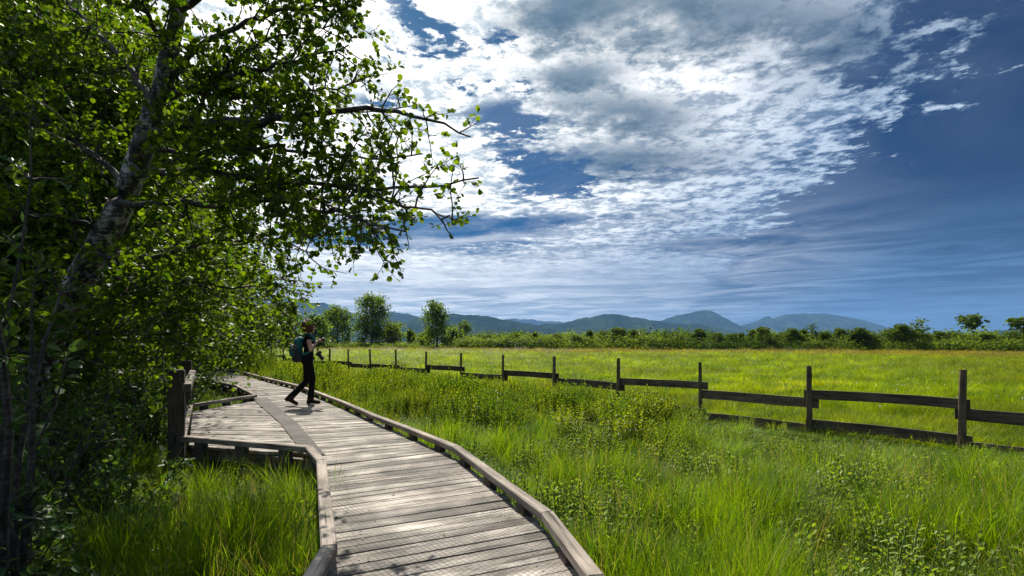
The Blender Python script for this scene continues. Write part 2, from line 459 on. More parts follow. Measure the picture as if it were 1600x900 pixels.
def mountain_mat(name, ca, cb):
    m, q, b, o = new_mat(name)
    pos = q.n.new('ShaderNodeNewGeometry').outputs['Position']
    n = q.noise(q.vmul(pos, (.004, .004, .008)), 1.0, 8, .65)
    q.put(b.inputs['Base Color'], q.mix(q.ss(n, .42, .62), ca, cb)); b.inputs['Roughness'].default_value = .95
    b.inputs['Specular IOR Level'].default_value = 0
    bump(q, b, q.noise(q.vmul(pos, (.02, .02, .02)), 1.0, 6, .7), 1.0, 40)
    return m
M_MTN = mountain_mat('forested_slope', (.012, .030, .020), (.035, .058, .030))

def mountain(name, prof, Y, depth, seed, label, wob=.5):
    r = np.random.default_rng(seed)
    px = np.array([p[0] for p in prof], float); py = np.array([p[1] for p in prof], float)
    step = 3.0 if Y > 2500 else 4.0
    xs = np.arange(px[0], px[-1] + .1, step)
    top = (537 - np.interp(xs, px, py)) / 800 * Y + CAMZ
    jag = sum(np.sin(xs * f_ + r.uniform(0, 6.3)) * a for f_, a in ((.21, .9), (.47, .6), (.93, .45), (1.7, .35))) * Y / 800 * wob
    fade = np.clip(np.minimum(xs - px[0], px[-1] - xs) / 20, 0, 1)
    top = np.maximum(top + jag * fade, -5)
    X = (xs - 800) / 800 * Y
    rows = []
    ts = np.concatenate([np.linspace(-1, 0, 14), np.linspace(0, 1, 8)[1:]])
    for t in ts:
        fall = (1 - abs(t)) ** 1.25
        spur = 1 + .16 * np.sin(xs * .13 + 5 * t + seed) * (1 - fall) + .10 * np.sin(xs * .37 - 7 * t + seed * 2) * (1 - fall)
        zz = np.maximum(top * fall * np.minimum(spur, 1.12), -8) - 8 * abs(t)
        rows.append(np.stack([X * (1 + t * depth / Y * .3), np.full_like(X, Y + t * depth), zz], -1))
    V = np.concatenate(rows); n = len(xs)
    ii = (np.arange(len(ts) - 1)[:, None] * n + np.arange(n - 1)[None]).ravel()
    return obj(name, mesh_np(name, V, [np.stack([ii, ii + 1, ii + n + 1, ii + n], 1)], M_MTN, True), kind='structure', label=label)

mountain('mountain_ridge', [(740, 512), (775, 500), (800, 498), (830, 499), (850, 502), (875, 502), (900, 512), (960, 530)], 9800, 900, 1, 'pale distant ridge left of the middle hill')
mountain('mountain_table', [(1080, 535), (1140, 513), (1160, 508), (1175, 504), (1188, 499), (1196, 495), (1202, 494), (1207, 498), (1214, 495), (1225, 492), (1240, 490), (1290, 490), (1330, 496), (1360, 503), (1385, 511), (1420, 525), (1480, 533), (1560, 537)], 7600, 1500, 2, 'long flat-topped blue mountain with small knob at its left end', .35)
mountain('mountain_peak', [(960, 530), (1010, 507), (1035, 500), (1060, 492), (1080, 489), (1090, 486), (1102, 484), (1115, 487), (1130, 495), (1150, 506), (1172, 513), (1210, 525), (1260, 535)], 6600, 1300, 3, 'pointed blue mountain peak right of the middle hill', .3)
mountain('mountain_massif', [(120, 536), (220, 500), (300, 475), (380, 464), (432, 463), (462, 467), (490, 474), (505, 472), (525, 481), (560, 492), (590, 488), (612, 487), (640, 491), (662, 497), (690, 503), (740, 515), (800, 532)], 6000, 1300, 4, 'hazy blue mountain massif behind the trees at left', .5)
mountain('forested_hill', [(760, 530), (820, 512), (850, 506), (880, 505), (900, 499), (925, 495), (945, 491), (958, 490), (975, 493), (1000, 497), (1035, 503), (1060, 506), (1100, 507), (1130, 514), (1160, 522), (1220, 534)], 4300, 1000, 5, 'broad forested blue-green hill in the middle of the skyline')
mountain('forested_hill', [(560, 530), (615, 509), (640, 500), (670, 494), (692, 491), (705, 490), (730, 492), (757, 493), (780, 498), (810, 503), (845, 509), (880, 517), (930, 530)], 3700, 900, 6, 'rounded wooded hill left of the skyline centre')
mountain('forested_hill', [(1460, 537), (1520, 524), (1560, 517), (1600, 512), (1650, 506), (1740, 498), (1840, 505)], 2500, 500, 8, 'dark wooded hill slope rising at the right edge')

hb = bmesh.new()
bmesh.ops.create_cube(hb, size=1.0)
bmesh.ops.scale(hb, verts=hb.verts, vec=(17600, 12800, 660)); bmesh.ops.translate(hb, verts=hb.verts, vec=(0, 5300, 318))
M_HAZE = bpy.data.materials.new('valley_haze'); M_HAZE.use_nodes = True
q = NT(M_HAZE.node_tree)
for n in list(q.n):
    if n.bl_idname == 'ShaderNodeBsdfPrincipled': q.n.remove(n)
pv = q.n.new('ShaderNodeVolumePrincipled'); pv.inputs['Color'].default_value = (.26, .52, 1.0, 1)
pv.inputs['Density'].default_value = 0.55e-4; pv.inputs['Anisotropy'].default_value = 0.0
q.l.new(pv.outputs[0], next(n for n in q.n if n.bl_idname == 'ShaderNodeOutputMaterial').inputs['Volume'])
obj('haze', bm_mesh('haze', hb, M_HAZE), kind='stuff', label='thin blue haze filling the valley air')
# ------------------------------------------------------------------ boardwalk
random.seed(3)
DZ = 0.35
LE = [(-.50, -.95), (-.97, 2.73), (-1.745, 4.75), (-2.10, 5.45), (-3.42, 7.68), (-5.45, 10.9), (-7.15, 13.3), (-10.06, 16.9), (-13.5, 21.4), (-17.4, 25.2)]
RI = [(.92, -.45), (.226, 3.285), (-.594, 5.40), (-1.00, 6.06), (-2.20, 8.02), (-4.40, 11.55), (-6.05, 14.15), (-9.05, 17.9), (-12.5, 22.45), (-16.4, 26.5)]
walk = empty('boardwalk', (0, 0, 0), label='weathered grey plank boardwalk with low kerb rails winding into the distance', category='boardwalk')
V2 = lambda p: Vector((p[0], p[1], 0))
def plank_obj(l0, r0, r1, l1, parent, name='plank'):
    """four ground points -> a plank; its object frame runs along the board"""
    c = (l0 + r0 + r1 + l1) / 4
    d = ((r0 + r1) - (l0 + l1)); d.z = 0
    ang = math.atan2(d.y, d.x)
    mat = Matrix.Rotation(-ang, 4, 'Z')
    zt = random.uniform(-.004, .003)
    tl = random.uniform(-.004, .004)
    pts = [mat @ (p - c) for p in (l0, r0, r1, l1)]
    co = [Vector((p.x, p.y, -.04)) for p in pts] + [Vector((p.x, p.y, (tl if i in (0, 3) else -tl))) for i, p in enumerate(pts)]
    me = hexa(co, name, M_PLANK, .004)
    o = obj(name, me, parent); o.location = (c.x, c.y, DZ + zt); o.rotation_euler = (0, 0, ang)
    return o
for i in range(len(LE) - 1):
    l0, l1, r0, r1 = V2(LE[i]), V2(LE[i + 1]), V2(RI[i]), V2(RI[i + 1])
    L = ((l1 - l0).length + (r1 - r0).length) / 2
    n = max(2, round(L / .142))
    cut = np.cumsum([random.uniform(.82, 1.18) for _ in range(n)]); cut = np.concatenate([[0], cut / cut[-1]])
    for j in range(n):
        t0, t1 = cut[j], cut[j + 1]
        g0, g1 = random.uniform(.002, .007) / L, random.uniform(.002, .007) / L
        a, b2 = random.uniform(-.02, .03), random.uniform(-.02, .03)
        ld = (r0.lerp(r1, (t0 + t1) / 2) - l0.lerp(l1, (t0 + t1) / 2)).normalized()
        plank_obj(l0.lerp(l1, t0 + g0) - ld * a, r0.lerp(r1, t0 + g0) + ld * b2, r0.lerp(r1, t1 - g1) + ld * b2, l0.lerp(l1, t1 - g1) - ld * a, walk)

def kerb(a, b2, parent, blocks=True, top=.475, w=.085, h=.062, block_gap=.62, mat=None):
    A = Vector((a[0], a[1], top)); B = Vector((b2[0], b2[1], top)); d = (B - A)
    ang = math.atan2(d.y, d.x); L = d.length
    me = beam((-L / 2, 0, 0), (L / 2, 0, 0), w, h, 'kerb_rail', mat or M_RAIL, .008)
    o = obj('kerb_rail', me, parent); o.location = (A + B) / 2; o.rotation_euler = (0, random.uniform(-.002, .002), ang)
    if blocks:
        n = max(1, int(L / block_gap)); bh = top - h - DZ
        for i in range(n):
            t = (i + .5) / n
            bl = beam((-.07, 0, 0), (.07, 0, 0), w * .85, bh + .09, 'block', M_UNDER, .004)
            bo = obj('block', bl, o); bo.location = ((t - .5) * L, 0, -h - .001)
    return o
# right kerb: straight boards meeting at shallow angles
RK = [(1.02, -1.0), (.393, 2.38), (.226, 3.285), (-.594, 5.40), (-1.46, 6.80), (-2.02, 7.65), (-3.18, 9.6), (-4.57, 11.8), (-5.70, 13.5), (-7.6, 16.0), (-11.2, 20.9), (-14.6, 24.6)]
def off_pt(p, q_, m): return p
for a, b2 in zip(RK[1:-1], RK[2:]): kerb(a, b2, walk)
kerb(RK[0], RK[1], walk)
LK = [(-.52, -1.0), (-.975, 2.73), (-1.77, 4.75), (-2.13, 5.37)]
for a, b2 in zip(LK, LK[1:]): kerb(a, b2, walk)
LK2 = [(-5.50, 10.95), (-7.15, 13.3), (-7.85, 14.0), (-10.08, 16.9), (-13.5, 21.6)]
for a, b2 in zip(LK2, LK2[1:]): kerb(a, b2, walk)
# stringers and stub posts below
for E in (LE, RI):
    for (a, b2) in zip(E, E[1:]):
        A = Vector((a[0], a[1], 0)).lerp(Vector((b2[0], b2[1], 0)), .01); B = Vector((b2[0], b2[1], 0))
        cL = Vector((.12, .05, 0)) if E is LE else Vector((-.12, -.05, 0))
        A += cL; B += cL; d = B - A
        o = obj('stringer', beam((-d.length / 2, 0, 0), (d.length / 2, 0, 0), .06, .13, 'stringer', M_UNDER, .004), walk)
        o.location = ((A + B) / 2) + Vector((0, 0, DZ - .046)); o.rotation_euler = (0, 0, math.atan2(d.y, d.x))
for E in (LE, RI):
    for a, b2 in zip(E[1:8], E[2:9]):
        for t in (.15, .65):
            p = V2(a).lerp(V2(b2), t)
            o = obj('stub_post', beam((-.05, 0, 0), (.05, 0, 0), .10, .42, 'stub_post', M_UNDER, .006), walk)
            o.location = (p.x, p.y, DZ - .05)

# the dark strip that covers the joint between walkway and platform
plat = empty('viewing_platform', (-3.9, 7.6, 0), label='angular plank viewing platform with kerb rails beside the boardwalk', category='platform')
def pchild(o):
    o.location = Vector(o.location) - Vector(plat.location); return o
sb = [(-2.01, 5.50), (-3.22, 7.68), (-5.38, 11.25)]; sa = [(-2.24, 5.52), (-3.49, 7.70), (-5.60, 11.05)]
bm = bmesh.new(); vb = []
for p, q_ in zip(sa, sb): vb.append([bm.verts.new((x_[0], x_[1], DZ + z_)) for x_ in (p, q_) for z_ in (.002, .012)])
for i in range(2):
    A, B = vb[i], vb[i + 1]
    for f in ((1, 3, 3, 1), ): bm.faces.new((A[1], A[3], B[3], B[1]))
    bm.faces.new((A[0], A[1], B[1], B[0])); bm.faces.new((A[3], A[2], B[2], B[3])); bm.faces.new((A[2], A[0], B[0], B[2]))
bm.faces.new((vb[0][0], vb[0][2], vb[0][3], vb[0][1])); bm.faces.new((vb[2][1], vb[2][3], vb[2][2], vb[2][0]))
o = obj('joint_strip', bm_mesh('joint_strip', bm, M_STRIP), plat, label='dark grey strip along the edge of the walkway'); o.matrix_parent_inverse = Matrix.Translation(-Vector(plat.location))

# platform planks, parallel boards clipped to the platform outline
PA, PB, PC, PD = Vector((-2.10, 5.46, 0)), Vector((-3.84, 6.08, 0)), Vector((-5.66, 9.08, 0)), Vector((-5.47, 10.9, 0))
poly = [PA, PB, PC, PD]
pd = Vector((1, -.10, 0)).normalized(); pn = Vector((.10, 1, 0)).normalized()
def clip_line(s):
    hits = []
    for a, b2 in zip(poly, poly[1:] + poly[:1]):
        sa_, sb_ = a.dot(pn) - s, b2.dot(pn) - s
        if (sa_ < 0) != (sb_ < 0): hits.append(a.lerp(b2, sa_ / (sa_ - sb_)))
    hits.sort(key=lambda p: p.dot(pd)); return hits
smin = min(p.dot(pn) for p in poly) + .03; smax = max(p.dot(pn) for p in poly) - .03
s = smin
while s < smax - .1:
    w = random.uniform(.12, .16); h0 = clip_line(s + .003); h1 = clip_line(s + w - .004)
    if len(h0) == 2 and len(h1) == 2 and (h0[1] - h0[0]).length > .12 and (h1[1] - h1[0]).length > .12:
        pchild(plank_obj(h0[0], h0[1], h1[1], h1[0], plat))
    s += w
for a, b2 in (((-2.13, 5.37), (-3.87, 6.0)), ((-3.87, 6.0), (-5.72, 9.1)), ((-5.72, 9.14), (-5.43, 10.85))):
    pchild(kerb(a, b2, plat, block_gap=.55))
for a, b2, zz in ((PA + Vector((-.02, .03, 0)), PB + Vector((.03, .03, 0)), DZ - .045), (PB + Vector((.05, .05, 0)), PC + Vector((.05, 0, 0)), DZ - .047)):
    d = b2 - a
    o = obj('joist', beam((-d.length / 2, 0, 0), (d.length / 2, 0, 0), .06, .12, 'joist', M_UNDER, .004), plat)
    o.location = (a + b2) / 2 + Vector((0, 0, zz)); o.rotation_euler = (0, 0, math.atan2(d.y, d.x)); pchild(o)
for t in (.12, .5, .9):
    p = PA.lerp(PB, t)
    o = obj('stub_post', beam((-.055, 0, 0), (.055, 0, 0), .11, .42, 'stub_post', M_UNDER, .006), plat)
    o.location = (p.x, p.y + .09, DZ - .05); pchild(o)
# hand rail beam on two square posts along the platform's outer side
hr = empty('handrail', (-3.95, 6.02, 0), label='dark square post carrying a horizontal handrail beam at the platform corner', category='handrail')
for (x_, y_, t_) in ((-3.93, 6.0, 1.245), (-5.82, 9.15, 1.25)):
    bm = bmesh.new(); bmesh.ops.create_cube(bm, size=1)
    bmesh.ops.scale(bm, verts=bm.verts, vec=(.165, .165, t_ + .1)); bmesh.ops.translate(bm, verts=bm.verts, vec=(0, 0, (t_ - .1) / 2))
    bmesh.ops.bevel(bm, geom=list(bm.edges), offset=.012, segments=2, affect='EDGES')
    o = obj('post', bm_mesh('post', bm, M_POST), hr); o.location = (x_ + 3.95, y_ - 6.02, 0); o.rotation_euler = (0, 0, .5)
a, b2 = Vector((-3.77, 5.93, 1.085)), Vector((-5.66, 9.08, 1.085)); d = b2 - a
o = obj('rail_beam', beam((-d.length / 2, 0, 0), (d.length / 2, 0, 0), .095, .095, 'rail_beam', M_RAIL, .01), hr)
o.location = (a + b2) / 2 - Vector((-3.95, 6.02, 0)); o.rotation_euler = (0, 0, math.atan2(d.y, d.x))

# ------------------------------------------------------------------ paddock fence
F0 = Vector((6.505, 7.40, 0)); FD = Vector((-1.354, 1.465, 0)); FN = Vector((.734, .679, 0))
fence = empty('paddock_fence', F0, label='rustic dark wooden post and rail fence running across the meadow', category='fence')
tops = {-1: 1.17, 0: 1.175, 1: 1.165, 2: 1.165, 3: 1.21, 4: 1.23, 5: 1.24, 6: 1.25, 7: 1.28, 8: 1.32}
random.seed(11)
for kf in range(-1, 18):
    p = FD * kf; top = tops.get(kf, 1.32)
    rr = .052 if kf in (0,) else random.uniform(.036, .046)
    bm = bmesh.new(); rings = []
    lean = (random.uniform(-.025, .025), random.uniform(-.02, .02))
    ph = [random.uniform(.86, 1.12) for _ in range(9)]
    for i in range(9):
        z_ = -.25 + (top + .25) * i / 8
        tw = i * .06
        ring = []
        for j in range(9):
            an = 2 * math.pi * j / 9 + tw
            r_ = rr * ph[j] * random.uniform(.94, 1.06) * (1.06 - .02 * i)
            ring.append(bm.verts.new((r_ * math.cos(an) + lean[0] * z_, r_ * math.sin(an) + lean[1] * z_, z_ + (random.uniform(-.012, .012) if i == 8 else 0))))
        rings.append(ring)
    for i in range(8):
        for j in range(9): bm.faces.new((rings[i][j], rings[i][(j + 1) % 9], rings[i + 1][(j + 1) % 9], rings[i + 1][j]))
    bm.faces.new(rings[-1]); bm.faces.new(rings[0][::-1])
    o = obj('post', bm_mesh('post', bm, M_FPOST), fence); o.location = p
    # rails on the meadow side of the posts: one bay high, the next bay low
    hi = (kf % 2 == 0)
    base = .012 * max(kf, 0)
    for (zt, hh) in ((.745 + base, .155), (.235 + base * .6, .165)) if hi else ((.600 + base, .175), (.13 + base * .6, .15)):
        if kf >= 7 and zt < .3: continue
        if kf in (8, 10): zt -= .1
        ext = FD.normalized()
        side = FN * (.062 if hi else .062 + .042)
        A = p - ext * random.uniform(.08, .14) + side; B = p + FD + ext * random.uniform(.06, .12) + side
        za = zt + random.uniform(-.015, .015); zb = zt + random.uniform(-.015, .015)
        A.z, B.z = za, zb; d = B - A
        me = beam((-d.length / 2, 0, 0), (d.length / 2, 0, 0), .038, hh, 'rail', M_FRAIL, 0, wob=random.uniform(-.02, .028))
        o = obj('rail', me, fence); o.location = (A + B) / 2
        o.rotation_euler = (0, -math.atan2(zb - za, d.length), math.atan2(d.y, d.x))

# pale stake fence far across the meadow
sf = empty('stake_fence', (-38, 140, 0), label='low pale stake fence in front of the far trees', category='fence')
M_PALE = wood_mat('pale_stake', (.42, .38, .31), (.22, .19, .15), 'Z', per_obj=.3)
stake = beam((-.06, 0, 0), (.06, 0, 0), .12, 1.45, 'stake', M_PALE, .01)
ra = beam((-1.2, 0, 0), (1.2, 0, 0), .05, .12, 'stake_rail', M_PALE, .01)
for i in range(24):
    o = obj('stake', stake, sf); o.location = (i * 2.2 * .98, i * .15, random.uniform(1.2, 1.4))
    if i > 8:
        o = obj('stake_rail', ra, sf); o.location = (i * 2.2 * .98 - 1.08, i * .15 - .1, 1.0)
        o = obj('stake_rail', ra, sf); o.location = (i * 2.2 * .98 - 1.08, i * .15 - .1, .55)
# ------------------------------------------------------------------ trees
def smooth_path(pts, n):
    pts = np.array([tuple(p) for p in pts], float)
    d = np.concatenate([[0], np.cumsum(np.linalg.norm(np.diff(pts, axis=0), axis=1))])
    t = np.linspace(0, d[-1], n)
    # catmull-rom through the points
    out = []
    for tt in t:
        i = min(max(np.searchsorted(d, tt, 'right') - 1, 0), len(pts) - 2)
        f = (tt - d[i]) / (d[i + 1] - d[i] + 1e-9)
        p0, p1, p2, p3 = pts[max(i - 1, 0)], pts[i], pts[i + 1], pts[min(i + 2, len(pts) - 1)]
        out.append(.5 * ((2 * p1) + (-p0 + p2) * f + (2 * p0 - 5 * p1 + 4 * p2 - p3) * f * f + (-p0 + 3 * p1 - 3 * p2 + p3) * f ** 3))
    return np.array(out)

def grow(r, start, d, L, n=6, bend=.35, droop=-.1):
    """a wandering branch"""
    pts = [np.array(start, float)]; d = np.array(d, float); d /= np.linalg.norm(d)
    for _ in range(n):
        d = d + r.normal(0, bend / n * 1.6, 3) + np.array([0, 0, droop / n]); d /= np.linalg.norm(d)
        pts.append(pts[-1] + d * L / n)
    return np.array(pts)

def perp_dir(r, t, out=.8, up=.15):
    v_ = r.normal(0, 1, 3); v_ -= t * (v_ @ t); v_ /= np.linalg.norm(v_) + 1e-9
    w = t * (1 - out) + v_ * out + np.array([0, 0, up]); return w / np.linalg.norm(w)

class Leafs:
    def __init__(s, T): s.T = T; s.p = []; s.d = []; s.n = []; s.s = []
    def twig(s, r, path, count, size, start=.15, spread=.9):
        t = r.uniform(start, 1, count) * (len(path) - 1)
        i = np.minimum(t.astype(int), len(path) - 2); f = (t - i)[:, None]
        p = path[i] * (1 - f) + path[i + 1] * f
        tan = norm(path[i + 1] - path[i])
        d = norm(tan * r.uniform(.2, 1, (count, 1)) + r.normal(0, spread, (count, 3)))
        s.p.append(p + d * size * .25); s.d.append(d)
        s.n.append(norm(r.normal(0, .55, (count, 3)) + np.array([0, 0, 1.0])))
        s.s.append(size * r.uniform(.5, 1.35, count))
    def cloud(s, r, centers, count, spread, size):
        c = centers[r.integers(0, len(centers), count)]
        p = c + r.normal(0, 1, (count, 3)) * spread
        s.p.append(p); s.d.append(norm(r.normal(0, 1, (count, 3)) + np.array([0, 0, -.3])))
        s.n.append(norm(r.normal(0, .7, (count, 3)) + np.array([0, 0, .8])))
        s.s.append(size * r.uniform(.6, 1.3, count))
    def mesh(s, name, mat):
        V, F = leaves(np.concatenate(s.p), np.concatenate(s.d), np.concatenate(s.n), np.concatenate(s.s), s.T)
        return mesh_np(name, V, [F], mat)
    def count(s): return sum(len(x_) for x_ in s.p)

def rad_line(r0, r1, n, pw=1.0): return r0 + (r1 - r0) * np.linspace(0, 1, n) ** pw

# the leaning alder beside the boardwalk
def hero_tree():
    r = np.random.default_rng(21)
    base = P(5, 745, 5.75); base.z = 0
    root = empty('alder_tree', base, label='large leaning alder with lichen-pale trunk and branches reaching over the boardwalk', category='tree')
    B0 = np.array(base)
    trunk = [P(-12, 790, 5.78), P(5, 745, 5.75), P(28, 660, 5.7), P(50, 600, 5.65), P(75, 540, 5.6), P(100, 490, 5.5), P(145, 400, 5.4), P(185, 330, 5.3), P(213, 258, 5.25),
             P(240, 180, 5.2), P(258, 120, 5.2), P(278, 20, 5.2), P(300, -120, 5.3), P(325, -330, 5.6), P(340, -560, 5.9)]
    tp = smooth_path(trunk, 60) - B0
    tr = np.interp(np.linspace(0, 1, 60), [0, .06, .2, .36, .45, .58, .75, 1], [.21, .175, .145, .130, .118, .068, .05, .015]) * .86 * (1 + .06 * r.normal(0, 1, 60))
    wa = Acc(); V, F = tube(tp, tr, 14)
    V += r.normal(0, .006, V.shape); wa.add(V, F)
    obj('trunk', wa.mesh('trunk', M_BARK), root)
    br = [
        ([(213, 252, 5.2), (235, 212, 5.12), (300, 195, 5.0), (390, 188, 4.8), (490, 178, 4.6), (600, 172, 4.5), (680, 190, 4.4), (735, 214, 4.3)], .075, 1.0),
        ([(205, 275, 5.2), (260, 268, 5.0), (340, 268, 4.8), (420, 280, 4.65), (520, 288, 4.4), (620, 295, 4.1), (690, 290, 3.9), (748, 278, 3.75)], .045, 1.0),
        ([(185, 320, 5.2), (260, 316, 5.0), (340, 322, 4.9), (420, 312, 4.8), (500, 328, 4.4), (570, 348, 4.0), (635, 362, 3.7)], .038, 1.0),
        ([(250, 160, 5.2), (300, 135, 5.1), (400, 110, 4.9), (480, 90, 4.8), (545, 70, 4.8)], .045, 1.1),
        ([(262, 120, 5.2), (330, 60, 5.0), (430, 20, 4.9), (500, 10, 4.8), (550, 10, 4.8)], .04, 1.1),
        ([(150, 400, 5.3), (240, 400, 5.1), (330, 380, 5.2), (420, 375, 5.2), (490, 395, 5.3)], .035, 1.1),
        ([(200, 290, 5.3), (120, 220, 5.6), (40, 180, 5.8), (-60, 150, 6.0)], .04, 1.2),
        ([(245, 170, 5.2), (180, 80, 5.6), (100, 0, 5.9), (20, -80, 6.2)], .045, 1.2),
        ([(120, 450, 5.4), (200, 470, 5.2), (290, 440, 5.1), (370, 450, 5.3), (450, 432, 5.5)], .032, 1.1),
        ([(280, 20, 5.2), (360, -50, 5.0), (460, -80, 4.9), (560, -60, 4.8), (590, -30, 4.7)], .04, 1.1),
        ([(300, -100, 5.3), (200, -160, 5.8), (80, -200, 6.2)], .04, 1.2),
        ([(300, -120, 5.3), (420, -220, 5.0), (520, -260, 4.9)], .035, 1.1),
        ([(170, 360, 5.35), (90, 340, 5.1), (20, 330, 4.9), (-60, 300, 4.7)], .035, 1.2),
        ([(225, 225, 5.2), (290, 240, 4.9), (400, 230, 4.6), (500, 240, 4.5), (590, 245, 4.4), (660, 240, 4.3)], .030, 1.1),
        ([(265, 90, 5.2), (230, 20, 4.9), (170, -40, 4.6), (90, -90, 4.3)], .035, 1.2),
        ([(95, 500, 5.5), (150, 520, 5.2), (210, 520, 5.0), (290, 540, 5.1)], .022, 1.1),
        ([(255, 130, 5.2), (330, 150, 5.2), (420, 150, 5.1), (520, 140, 5.0), (570, 125, 4.9)], .03, 1.1),
        ([(520, 288, 4.4), (580, 305, 4.2), (650, 325, 3.9), (715, 342, 3.7)], .016, 1.0),
        ([(420, 280, 4.65), (480, 305, 4.5), (540, 335, 4.2), (590, 368, 4.0)], .016, 1.0),
        ([(300, 195, 5.0), (340, 120, 5.0), (420, 60, 4.9), (520, 40, 4.9)], .025, 1.1),
        ([(100, 490, 5.4), (70, 480, 4.9), (40, 500, 4.5), (0, 520, 4.2)], .022, 1.3),
        ([(130, 430, 5.3), (200, 440, 5.0), (260, 490, 4.8), (290, 530, 4.9)], .022, 1.3),
    ]
    lf = Leafs(LEAF_ROUND); ba = Acc()
    for pts, r0, dens in br:
        path = smooth_path([P(*p) for p in pts], 26) - B0
        path[1:-1] += r.normal(0, .012, path[1:-1].shape)
        V, F = tube(path, rad_line(r0, .006, 26, .8), 7); ba.add(V, F)
        L = np.linalg.norm(np.diff(path, axis=0), axis=1).sum()
        n2 = int(L * 13.5 * dens)
        for _ in range(n2):
            t = r.uniform(.12, 1) ** .9; i = min(int(t * 25), 24)
            tan = norm(path[i + 1] - path[i])
            px_ = 800 + 800 * (path[i][0] + B0[0]) / (path[i][1] + B0[1])
            tipf = float(np.clip((px_ - 430) / 220, 0, 1))                    # finer and sparser toward the reaching tips
            if r.uniform() < .28 * tipf: continue
            l2 = r.uniform(.30, .75) * (1 - .45 * tipf)
            sub = grow(r, path[i], perp_dir(r, tan, r.uniform(.45, .85), .05), l2, 6, .5, -.03)
            V, F = tube(sub, rad_line(.0075 + .003 * (1 - t), .0025, 7), 4); ba.add(V, F)
            for _ in range(r.integers(3, 6) if tipf < .5 else r.integers(2, 4)):
                j = r.integers(1, 6)
                l3 = r.uniform(.10, .28)
                tw = grow(r, sub[j], perp_dir(r, norm(sub[j + 1] - sub[j]), r.uniform(.4, .8), .08), l3, 3, .4, -.05)
                V, F = tube(tw, rad_line(.003, .0016, 4), 3); ba.add(V, F)
                lf.twig(r, tw, int(l3 * (40 - 14 * tipf)) + 2, .050 - .007 * tipf, .2, .55)
            lf.twig(r, sub, int(l2 * (15 - 7 * tipf)), .050 - .007 * tipf, .25, .6)
    o = obj('limb', ba.mesh('limb', M_BARKD), root)
    obj('crown', lf.mesh('crown', M_ALDER), root)
    return lf.count()
nh = hero_tree()

def make_tree(seed, H, crown_r, crown_base, n_limb, n_leaf, leaf, T=LEAF_ROUND, wood=M_BARKD, leafm=M_TREEB, trunk_r=.12, upright=.5, clump=.35, lean=(0, 0), top=1.0, sparse=0.0, sides=8):
    r = np.random.default_rng(seed)
    wa = Acc(); la = Acc()
    tp = grow(r, (0, 0, -.1), (lean[0], lean[1], 1), H * .93, 12, .35, .35)
    tp[:, :2] *= np.linspace(0, 1, len(tp))[:, None] ** .3
    V, F = tube(tp, rad_line(trunk_r, trunk_r * .12, len(tp), .85), sides); wa.add(V, F)
    ends = []
    for i in range(n_limb):
        f = (i + r.uniform(.1, .9)) / n_limb
        h = crown_base + (.92 - crown_base) * f
        idx = h * (len(tp) - 1); a = int(idx); st = tp[a] + (tp[min(a + 1, len(tp) - 1)] - tp[a]) * (idx - a)
        prof = math.sin(math.pi * min(1, .18 + .82 * f * .95)) ** .7 if top else 1
        L = crown_r * prof * r.uniform(.65, 1.15) + .1 * crown_r
        an = i * 2.4 + r.uniform(-.5, .5)
        d = np.array([math.cos(an), math.sin(an), upright * r.uniform(.4, 1.4)])
        lp = grow(r, st, d, L * 1.1, 6, .5, .15)
        V, F = tube(lp, rad_line(trunk_r * .38 * (1 - .5 * f), .01 * H / 8, 7), 5); la.add(V, F)
        if r.uniform() < sparse: continue
        ends += [lp[3], lp[4], lp[5], lp[6], lp[6]]
        for _ in range(4):
            j = r.integers(2, 6)
            sp = grow(r, lp[j], perp_dir(r, norm(lp[j + 1] - lp[j]), .7, .2), L * r.uniform(.3, .55), 4, .5, 0)
            V, F = tube(sp, rad_line(trunk_r * .14, .006 * H / 8, 5), 4); la.add(V, F)
            ends += [sp[2], sp[3], sp[4]]
    ends.append(tp[-1]); ends.append(tp[-2])
    ends = np.array(ends)
    lf = Leafs(T); 
    # uneven clumps: some ends carry many leaves
    wgt = r.gamma(1.2, 1, len(ends)); wgt /= wgt.sum()
    pick = ends[r.choice(len(ends), 4000, p=wgt)]
    lf.cloud(r, pick, n_leaf, clump * crown_r * .5, leaf)
    return wa.mesh('trunk', wood), la.mesh('limb', wood), lf.mesh('crown', leafm)

def place_tree(name, meshes, loc, rz, sc, **props):
    root = empty(name, loc, **props); root.rotation_euler = (0, 0, rz)
    root.scale = sc if isinstance(sc, tuple) else (sc, sc, sc)
    for nm, me in zip(('trunk', 'limb', 'crown'), meshes):
        if me: obj(nm, me, root)
    return root

# the wood on the left, standing close behind the alder
lw = [
    ((-8.6, 8.2), 9.0, 2.7, .10, 60, 30000, .085, 31, 'dense dark tree close behind the leaning alder at far left'),
    ((-6.9, 7.6), 6.5, 1.7, .16, 44, 20000, .075, 32, 'leafy young tree between leaning alder and platform handrail'),
    ((-9.0, 11.0), 8.5, 2.5, .07, 60, 30000, .085, 33, 'bushy tree behind the platform with foliage down to the ground'),
    ((-10.6, 14.6), 8.5, 2.6, .07, 56, 28000, .095, 34, 'bright green tree left of the boardwalk bend'),
    ((-13.2, 19.0), 8.2, 2.7, .07, 52, 24000, .11, 35, 'farthest tree of the left wood overhanging the boardwalk end'),
    ((-12.2, 10.2), 9.5, 3.0, .08, 56, 26000, .10, 36, 'tall shaded tree at the left edge behind the others'),
    ((-15.5, 14.5), 10.5, 3.4, .08, 56, 26000, .12, 37, 'tall tree deep in the left wood'),
    ((-14.5, 24.5), 6.5, 2.8, .05, 46, 18000, .13, 38, 'rounded tree beyond the boardwalk bend, left of the walker'),
]
